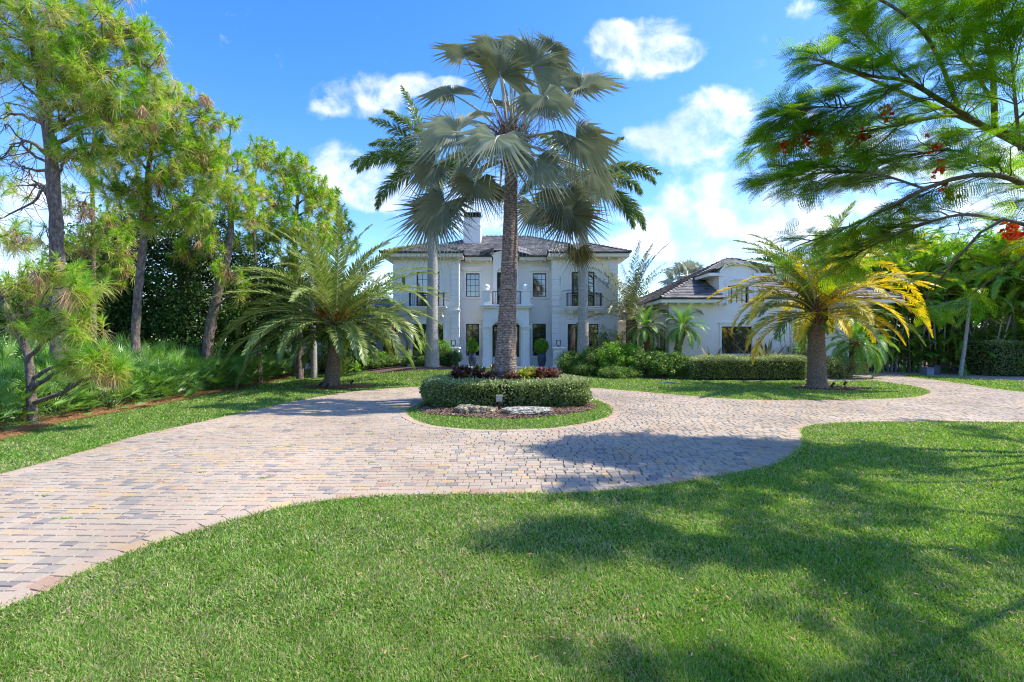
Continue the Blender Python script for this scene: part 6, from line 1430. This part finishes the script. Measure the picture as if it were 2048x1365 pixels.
big_leaf_plant(1428, 688, 720, 90, 26.4, 'bronze green bromeliad rising behind the hedge left of the wing window', 711, 'brom', 30, 'bromeliad', .20, el=(25, 80), droop=.25, group='giant bromeliads'); big_leaf_plant(1528, 668, 720, 90, 26.2, 'larger bronze green bromeliad right of the wing window', 712, 'brom', 34, 'bromeliad', .22, el=(30, 86), droop=.2, group='giant bromeliads')
def dracaena():
    d = 26.6; base = A(Xat(1582, d), d, 0); r = empty('dracaena', base, 'thin stemmed dracaena with spiky tufts against the white wing', 'plant'); st = Acc(); al = Acc(); rg = np.random.default_rng(8)
    for (u, v) in ((1577, 618), (1568, 668), (1584, 648), (1560, 678), (1596, 700), (1590, 662)):
        p = P(u, v, d); tube(st, wiggle(base, p, 7, .08, 0, u), np.linspace(.035, .02, 7), 6); rosette(al, p, 46, .48, .035, -20, 88, rg, .5, .3)
    st.build('stems', M['royal_bark'], r, loc=base); al.build('leaves', M['pygmy'], r, loc=base)
dracaena()
def box_hedge(x0, x1, y0, y1, z1, label, seed, n=26000, size=.06, mat='hedge'):
    rg = np.random.default_rng(seed); a = Acc(); w, dp, h = x1-x0, y1-y0, z1; ar = np.array([w*h, w*h, dp*h, dp*h, w*dp]); cnt = (n*ar/ar.sum()).astype(int)
    def und(x, y): return .05*np.sin(x*1.9)+.03*np.sin(x*5.1+1)+.02*np.sin(y*4)
    for f, (m, nn) in enumerate(zip(cnt, (A(0, -1, 0), A(0, 1, 0), A(-1, 0, 0), A(1, 0, 0), A(0, 0, 1)))):
        p, q = rg.random(m), rg.random(m)
        if f == 0: P3 = np.stack([x0+w*p, y0+.04*np.sin(p*w*4)+0*p, .12+(h-.12)*q], -1)
        elif f == 1: P3 = np.stack([x0+w*p, y1+0*p, h*q], -1)
        elif f == 2: P3 = np.stack([x0+0*p, y0+dp*p, h*q], -1)
        elif f == 3: P3 = np.stack([x1+0*p, y0+dp*p, h*q], -1)
        else: P3 = np.stack([x0+w*p, y0+dp*q, h+0*p], -1)
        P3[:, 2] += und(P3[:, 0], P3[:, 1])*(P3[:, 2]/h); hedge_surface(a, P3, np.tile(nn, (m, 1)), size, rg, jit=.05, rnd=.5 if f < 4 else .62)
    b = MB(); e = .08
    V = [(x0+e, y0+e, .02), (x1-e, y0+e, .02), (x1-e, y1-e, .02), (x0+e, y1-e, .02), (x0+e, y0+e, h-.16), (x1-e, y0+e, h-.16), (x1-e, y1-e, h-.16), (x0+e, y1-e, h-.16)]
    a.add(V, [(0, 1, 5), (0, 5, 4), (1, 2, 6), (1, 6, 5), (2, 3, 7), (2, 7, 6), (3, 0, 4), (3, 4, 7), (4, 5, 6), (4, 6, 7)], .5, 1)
    tag(a.build('clipped_hedge', [M[mat], M['hedge_core']], None, ((x0+x1)/2, (y0+y1)/2, 0)), label, 'hedge')
box_hedge(9.1, 14.9, 24.4, 25.5, 1.14, 'long clipped variegated hedge in front of the white wing', 81, 30000)
box_hedge(27.2, 33, 27, 29.5, 1.9, 'tall clipped hedge at the far right edge beyond the drive', 83, 24000, .08)

# ------------------------------------------------------------------ screen of clumping palms at the right
def clump_palm(seed, h=7.0, stems=11, mat='areca'):
    rg = np.random.default_rng(seed); st = Acc(); al = Acc(); ar = Acc()
    for k in range(stems):
        a = k*2.4; rad = .25+.9*rg.random(); b = A(math.cos(a)*rad*.7, math.sin(a)*rad*.7, 0); hh = h*rg.uniform(.30, .74); t = b+A(math.cos(a)*rad*.9, math.sin(a)*rad*.9, hh)
        pth = polyline([b, (b+t)/2-A(math.cos(a), math.sin(a), 0)*.12, t], 12); tube(st, pth, np.linspace(.055, .04, 12), 7)
        nf = 9
        for j in range(nf):
            az = math.degrees(a)+j*360/nf+rg.normal(0, 20); el = 78-52*(j/nf)+rg.normal(0, 8)
            frond(al, ar, t, az, el, rg.uniform(2.2, 3.2), rg.uniform(55, 105), 40, .62, .055, 50, 28, 10, .35, .18, np.clip(.5+rg.normal(0, .2), 0, 1), rg.normal(0, 10), .016, 0, 0, 1.4, rg)
    for j in range(90):    # low skirt of young leaves
        az = rg.random()*360; frond(al, ar, A(rg.normal(0, .6), rg.normal(0, .5), .1+1.6*rg.random()), az, rg.uniform(20, 80), rg.uniform(1.5, 2.6), rg.uniform(40, 90), 30, .42, .045, 50, 25, 8, .35, .2, np.clip(.35+rg.normal(0, .2), 0, 1), 0, .012, 0, 0, 1.4, rg)
    return st, al, ar
def palm_screen():
    protos = [clump_palm(900+k, 7.6+.5*k) for k in range(4)]; first = {}; rg = np.random.default_rng(19)
    desc = ['left end of the screen, beside the yellow date palm', 'second clump from the left end of the screen', 'third clump from the left end', 'fourth clump, behind the two grey bins', 'fifth clump, right behind the bins', 'sixth clump, near the leaning pale stem', 'seventh clump, at the right edge', 'back row clump above the date palm crown', 'back row clump second from left', 'back row clump in the middle', 'back row clump above the bins', 'back row clump right of the middle', 'back row clump at the right edge', 'clump just beyond the lawn strip at far right']
    spots = [(1722, 33.0, .95), (1775, 31.5, .9), (1825, 31.0, .88), (1878, 30.5, .9), (1925, 30.0, .95), (1975, 29.0, .92), (2040, 28.5, .95), (1690, 36, 1.15), (1750, 35.5, 1.2), (1815, 35, 1.15), (1885, 34.5, 1.25), (1955, 34, 1.1), (2040, 33, 1.2), (2105, 27, .95)]
    for k, (u, d, s) in enumerate(spots):
        j = k % 4; x = Xat(u, d)
        if j not in first:
            r = empty('clumping_palm', (x, d, 0), '', 'palm tree', 'screen of clumping palms at the right'); st, al, ar = protos[j]; st.build('stems', M['royal_bark'], r); al.build('fronds', M['areca'], r); ar.build('leaf_stalks', M['rachis'], r); first[j] = r
        else: r = copy_tree(first[j]); r.location = (x, d, 0)
        r['label'] = 'leafy clumping palm, '+desc[k]; r.rotation_euler = (0, 0, rg.random()*6.28); r.scale = (s, s, s*1.08*rg.uniform(.92, 1.1))
    d = 27.8; b = A(Xat(1920, d), d, 0)
    small_palm('adonidia_palm', b, P(1941, 596, d), (.11, .085, .08), 15, 2.3, .42, .04, 'areca', 'single palm with a thin pale leaning stem before the dark screen', 88, fibre=False, el=(80, 5), bend=(60, 110))
palm_screen()
def bin_(u, v0, v1, w, d, mat, label):
    x = Xat(u, d); h = Zat(v0, d); r = empty('storage_bin', (x, d, 0), label, 'bin', 'bins before the palm screen')
    MB().box(-w/2, w/2, -.22, .22, 0, h*.90).box(-w/2+.03, w/2-.03, -.225, -.2205, h*.1, h*.8).build('body', M[mat], r, .015)
    MB().box(-w/2-.02, w/2+.02, -.25, .24, h*.905, h*.95).box(-w/2+.02, w/2-.02, -.22, .20, h*.951, h).build('lid', M[mat], r, .01)
bin_(1854.5, 735, 753, .42, 28.0, 'bin', 'light grey bin, left of the two at the palm screen'); bin_(1868, 731, 752, .38, 28.6, 'bin_dark', 'dark grey bin, right of the two at the palm screen')

# ------------------------------------------------------------------ flame tree overhanging from the right
def poinciana():
    rg = np.random.default_rng(1234); base = A(12.6, 8.6, 0); r = empty('flame_tree', base, 'wide flame tree with feathery leaves and red blossoms hanging in from the right', 'tree')
    tr = Acc(); al = Acc(); fl = Acc()
    fork = A(12.0, 8.7, 3.2); tube(tr, polyline([base-[0, 0, .2], A(12.3, 8.6, 1.5), fork], 16), np.linspace(.42, .30, 16), 16, 0, .5, lambda th, t, q: q*(.04*np.sin(th*4+t*5)+.02*rg.normal(size=q.shape)))
    limbs = []
    def limb(pts, r0, r1, n=16):
        r0 *= .62
        p = polyline([np.asarray(q, float) for q in pts], n); tube(tr, p, np.linspace(r0, r1, n), 8, 0, .5, lambda th, t, q: q*.05*rg.normal(size=q.shape)); limbs.append(p); return p
    l1 = limb([fork, P(2060, 290, 9.6), P(1985, 262, 9.5), P(1880, 200, 9.3), P(1812, 162, 9.2), P(1735, 152, 9.2), P(1675, 128, 9.2), P(1625, 120, 9.3)], .17, .015, 26)
    l2 = limb([P(1882, 202, 9.3), P(1800, 145, 9.6), P(1752, 98, 9.8), P(1722, 55, 9.9), P(1708, 15, 10), P(1700, -40, 10)], .06, .012)
    l3 = limb([P(1990, 264, 9.5), P(1985, 140, 9.0), P(1968, 60, 8.8), P(1955, -30, 8.6), P(1930, -140, 8.4)], .09, .02)
    l4 = limb([fork, P(2070, 380, 8.6), P(1960, 350, 8.4), P(1850, 378, 8.6), P(1750, 430, 9.2), P(1670, 465, 9.6), P(1600, 490, 9.8)], .14, .012, 24)
    l5 = limb([P(1990, 264, 9.5), P(1910, 232, 9.8), P(1800, 250, 10.0), P(1690, 268, 10.0), P(1600, 268, 10.1), P(1525, 286, 10.2)], .06, .01, 20)
    l6 = limb([fork, P(2100, 470, 7.6), P(2000, 440, 7.6), P(1930, 500, 8.0), P(1880, 560, 8.6), P(1850, 590, 9.0)], .10, .01, 18)
    l7 = limb([fork, A(11.0, 6.6, 5.0), A(9.3, 5.0, 6.2), A(7.0, 3.8, 6.9), A(5.4, 3.2, 7.0)], .15, .02, 20)
    l8 = limb([A(10.2, 5.7, 5.7), A(8.8, 6.6, 6.9), A(7.4, 7.2, 7.6), A(6.0, 7.4, 7.8)], .08, .015, 16)
    l9 = limb([fork, A(10.6, 9.6, 5.6), A(8.2, 10.6, 7.6), A(6.6, 10.6, 8.2)], .13, .02, 16)
    l10 = limb([A(9.4, 10.1, 6.7), A(8.0, 9.4, 8.0), A(6.6, 9.2, 8.7), A(5.6, 9.0, 8.8)], .07, .015, 14)
    l11 = limb([fork, A(13.5, 7.0, 6.0), A(14.5, 5.0, 7.4)], .14, .03, 12); l12 = limb([fork, A(13.8, 10.6, 6.0), A(14.8, 12.6, 7.2)], .14, .03, 12)
    l13 = limb([A(11.0, 6.6, 5.0), A(9.6, 4.2, 5.4), A(8.0, 2.6, 5.8), A(6.6, 1.8, 6.0)], .08, .015, 14)
    l14 = limb([P(1812, 162, 9.2), P(1770, 190, 9.0), P(1700, 215, 9.1), P(1625, 215, 9.2), P(1550, 240, 9.3)], .035, .008, 14)
    l15 = limb([P(1850, 378, 8.6), P(1760, 350, 9.0), P(1680, 345, 9.4), P(1600, 350, 9.6), P(1545, 362, 9.7)], .04, .008, 14)
    l16 = limb([P(1985, 200, 9.0), P(1930, 120, 9.2), P(1880, 60, 9.4), P(1840, 0, 9.5), P(1810, -60, 9.6)], .05, .01, 14); l17 = limb([P(2070, 380, 8.6), P(1990, 330, 9.2), P(1900, 300, 9.4), P(1800, 318, 9.6), P(1720, 330, 9.7)], .05, .01, 16)
    l18 = limb([P(2000, 440, 7.8), P(1920, 430, 8.4), P(1830, 455, 9.0), P(1750, 490, 9.6), P(1690, 520, 9.8)], .05, .01, 16); l19 = limb([P(2040, 300, 8.4), P(2030, 200, 8.0), P(2020, 90, 8.0), P(2000, 0, 8.0)], .05, .01, 12)
    l20 = limb([P(1800, 250, 10.0), P(1740, 300, 10.2), P(1660, 320, 10.4), P(1590, 330, 10.4)], .03, .008, 12); l21 = limb([P(2100, 470, 7.6), P(2040, 520, 8.0), P(1980, 560, 8.4), P(1930, 600, 8.6)], .05, .01, 12)
    limb([A(11.0, 6.6, 5.0), A(10.4, 5.0, 6.2), A(9.0, 3.0, 7.4), A(7.8, 1.6, 7.9)], .08, .015, 14); limb([A(9.3, 5.0, 6.2), A(8.2, 5.4, 7.0), A(6.6, 5.6, 7.4), A(5.0, 5.6, 7.5)], .07, .015, 14); limb([fork, A(11.2, 7.6, 6.0), A(9.8, 7.6, 7.8), A(8.2, 8.0, 8.8)], .10, .015, 14)
    # side twigs and leaves
    def bip(p0, d, L, rn, w=.022, npn=15):
        """one doubly feathered leaf: arching stalk with two ranks of pinnae"""
        n = 8; t = np.linspace(0, 1, n+1); dd = nrm(d[None]+A(0, 0, -1)[None]*(t**1.4*.75)[:, None]); q = np.vstack([p0, p0+np.cumsum(dd[:-1]*(L/n), axis=0)])
        s = np.concatenate([np.linspace(.16, .98, npn)]*2); sg = np.concatenate([np.ones(npn), -np.ones(npn)]); i = np.minimum((s*n).astype(int), n-1); fr = (s*n-i)[:, None]
        b = q[i]+(q[i+1]-q[i])*fr; T = dd[i]; sd = nrm(np.cross(T, A(0, 0, 1)[None]+rg.normal(0, .12, 3))); 
        D = nrm(sg[:, None]*sd+T*.45+rg.normal(0, .05, (len(s), 3))+A(0, 0, .12)); ln = L*.30*np.sin(PI*np.clip(s*.82+.16, 0, 1))
        return q, b, D, T, ln
    B = []; D_ = []; T_ = []; Ln = []; Rn = []; Q0 = []; Q1 = []
    dens = {0: 48, 1: 32, 2: 34, 3: 36, 4: 42, 5: 9, 6: 46, 7: 40, 8: 0, 9: 0, 10: 12, 11: 12, 12: 46, 13: 34, 14: 34, 15: 34, 16: 36, 17: 32, 18: 24, 19: 14, 20: 4, 21: 42, 22: 46, 23: 0}
    for li, p in enumerate(limbs):
        n = len(p); ntw = dens[li]; hi = li in (6, 7, 8, 9, 10, 11, 12)
        for k in range(ntw):
            f = .22+.78*(k+rg.random())/max(ntw, 1); i = min(int(f*(n-1)), n-2); o = p[i]+(p[i+1]-p[i])*rg.random(); T = nrm(p[i+1]-p[i]); a = rg.random()*2*PI
            side = nrm(np.cross(T, A(0, 0, 1))); d = nrm(T*.7+side*math.cos(a)*1.0+A(0, 0, 1)*(math.sin(a)*.35+.02)); L = rg.uniform(.45, 1.25)*(1.1-.55*f)*(1.35 if hi else 1.0)
            e = o+d*L; e[2] -= .12*L; tw = wiggle(o, e, 6, .22, .05, int(rg.integers(1e6))); tube(tr, tw, np.linspace(.014, .005, 6), 4)
            m = int(rg.integers(6, 11))
            for j in range(m):
                g = .25+.75*j/(m-1); s0 = tw[min(int(g*5), 4)]; a2 = rg.random()*2*PI; d2 = nrm(nrm(e-o)*.75+A(math.cos(a2), math.sin(a2), 0)*.75+A(0, 0, .12)); rn = np.clip(.5+rg.normal(0, .17), 0, 1)
                q, b, D, Tt, ln = bip(s0, d2, rg.uniform(.36, .62), rn); B.append(b); D_.append(D); T_.append(Tt); Ln.append(ln); Rn.append(np.full(len(b), rn)); Q0.append(q[0:-1:2]); Q1.append(q[2::2])
    B = np.concatenate(B); D_ = np.concatenate(D_); T_ = np.concatenate(T_); Ln = np.concatenate(Ln); Rn = np.concatenate(Rn)
    # each pinna becomes two rows of tiny leaflets joined in a comb: three pairs of slim blades
    m = len(B); kk = 4
    for j in range(kk):
        f = (j+.6)/kk
        for sg in (-1, 1):
            bb = B+D_*(Ln*f)[:, None]; d2 = nrm(D_*.55+T_*sg); add_strips(al, bb, d2, D_, np.maximum(Ln*.15, .012)*(1.1-.35*f), Ln*.16, 0, 1, (1.,), np.clip(Rn+rg.normal(0, .08, m), 0, 1))
    Q0 = np.concatenate(Q0); Q1 = np.concatenate(Q1); twigs(al, Q0, Q1, .004, .003, 0, 0, .7, 1)
    for (u, v, d, k) in ((1630, 262, 9.9, 16), (1600, 270, 9.9, 9), (1672, 255, 9.9, 14), (1690, 268, 9.9, 12), (1612, 285, 9.8, 9), (1655, 305, 9.8, 16), (1568, 290, 10, 8), (1705, 287, 9.8, 12), (1722, 275, 9.8, 9), (1768, 225, 9.5, 8), (1880, 332, 8.9, 8), (2032, 470, 8.2, 14), (2038, 495, 8.2, 22), (2015, 455, 8.2, 6), (1898, 382, 8.6, 7), (1640, 290, 9.9, 6), (1480+100, 300, 10, 4), (1864, 290, 9.2, 4)):
        c = P(u, v, d); k = int(k*1.5); q = c+rg.normal(0, .07, (k, 3)); n = k*7; i = np.repeat(np.arange(k), 7); add_strips(fl, q[i], rdir(n, rg), rdir(n, rg), .062, .05, 0, 2, (.5, 1))
    tr.build('trunk', M['poinciana_bark'], r, loc=base); al.build('crown', M['poinciana'], r, loc=base); fl.build('blossoms', M['red'], r, loc=base)
poinciana()
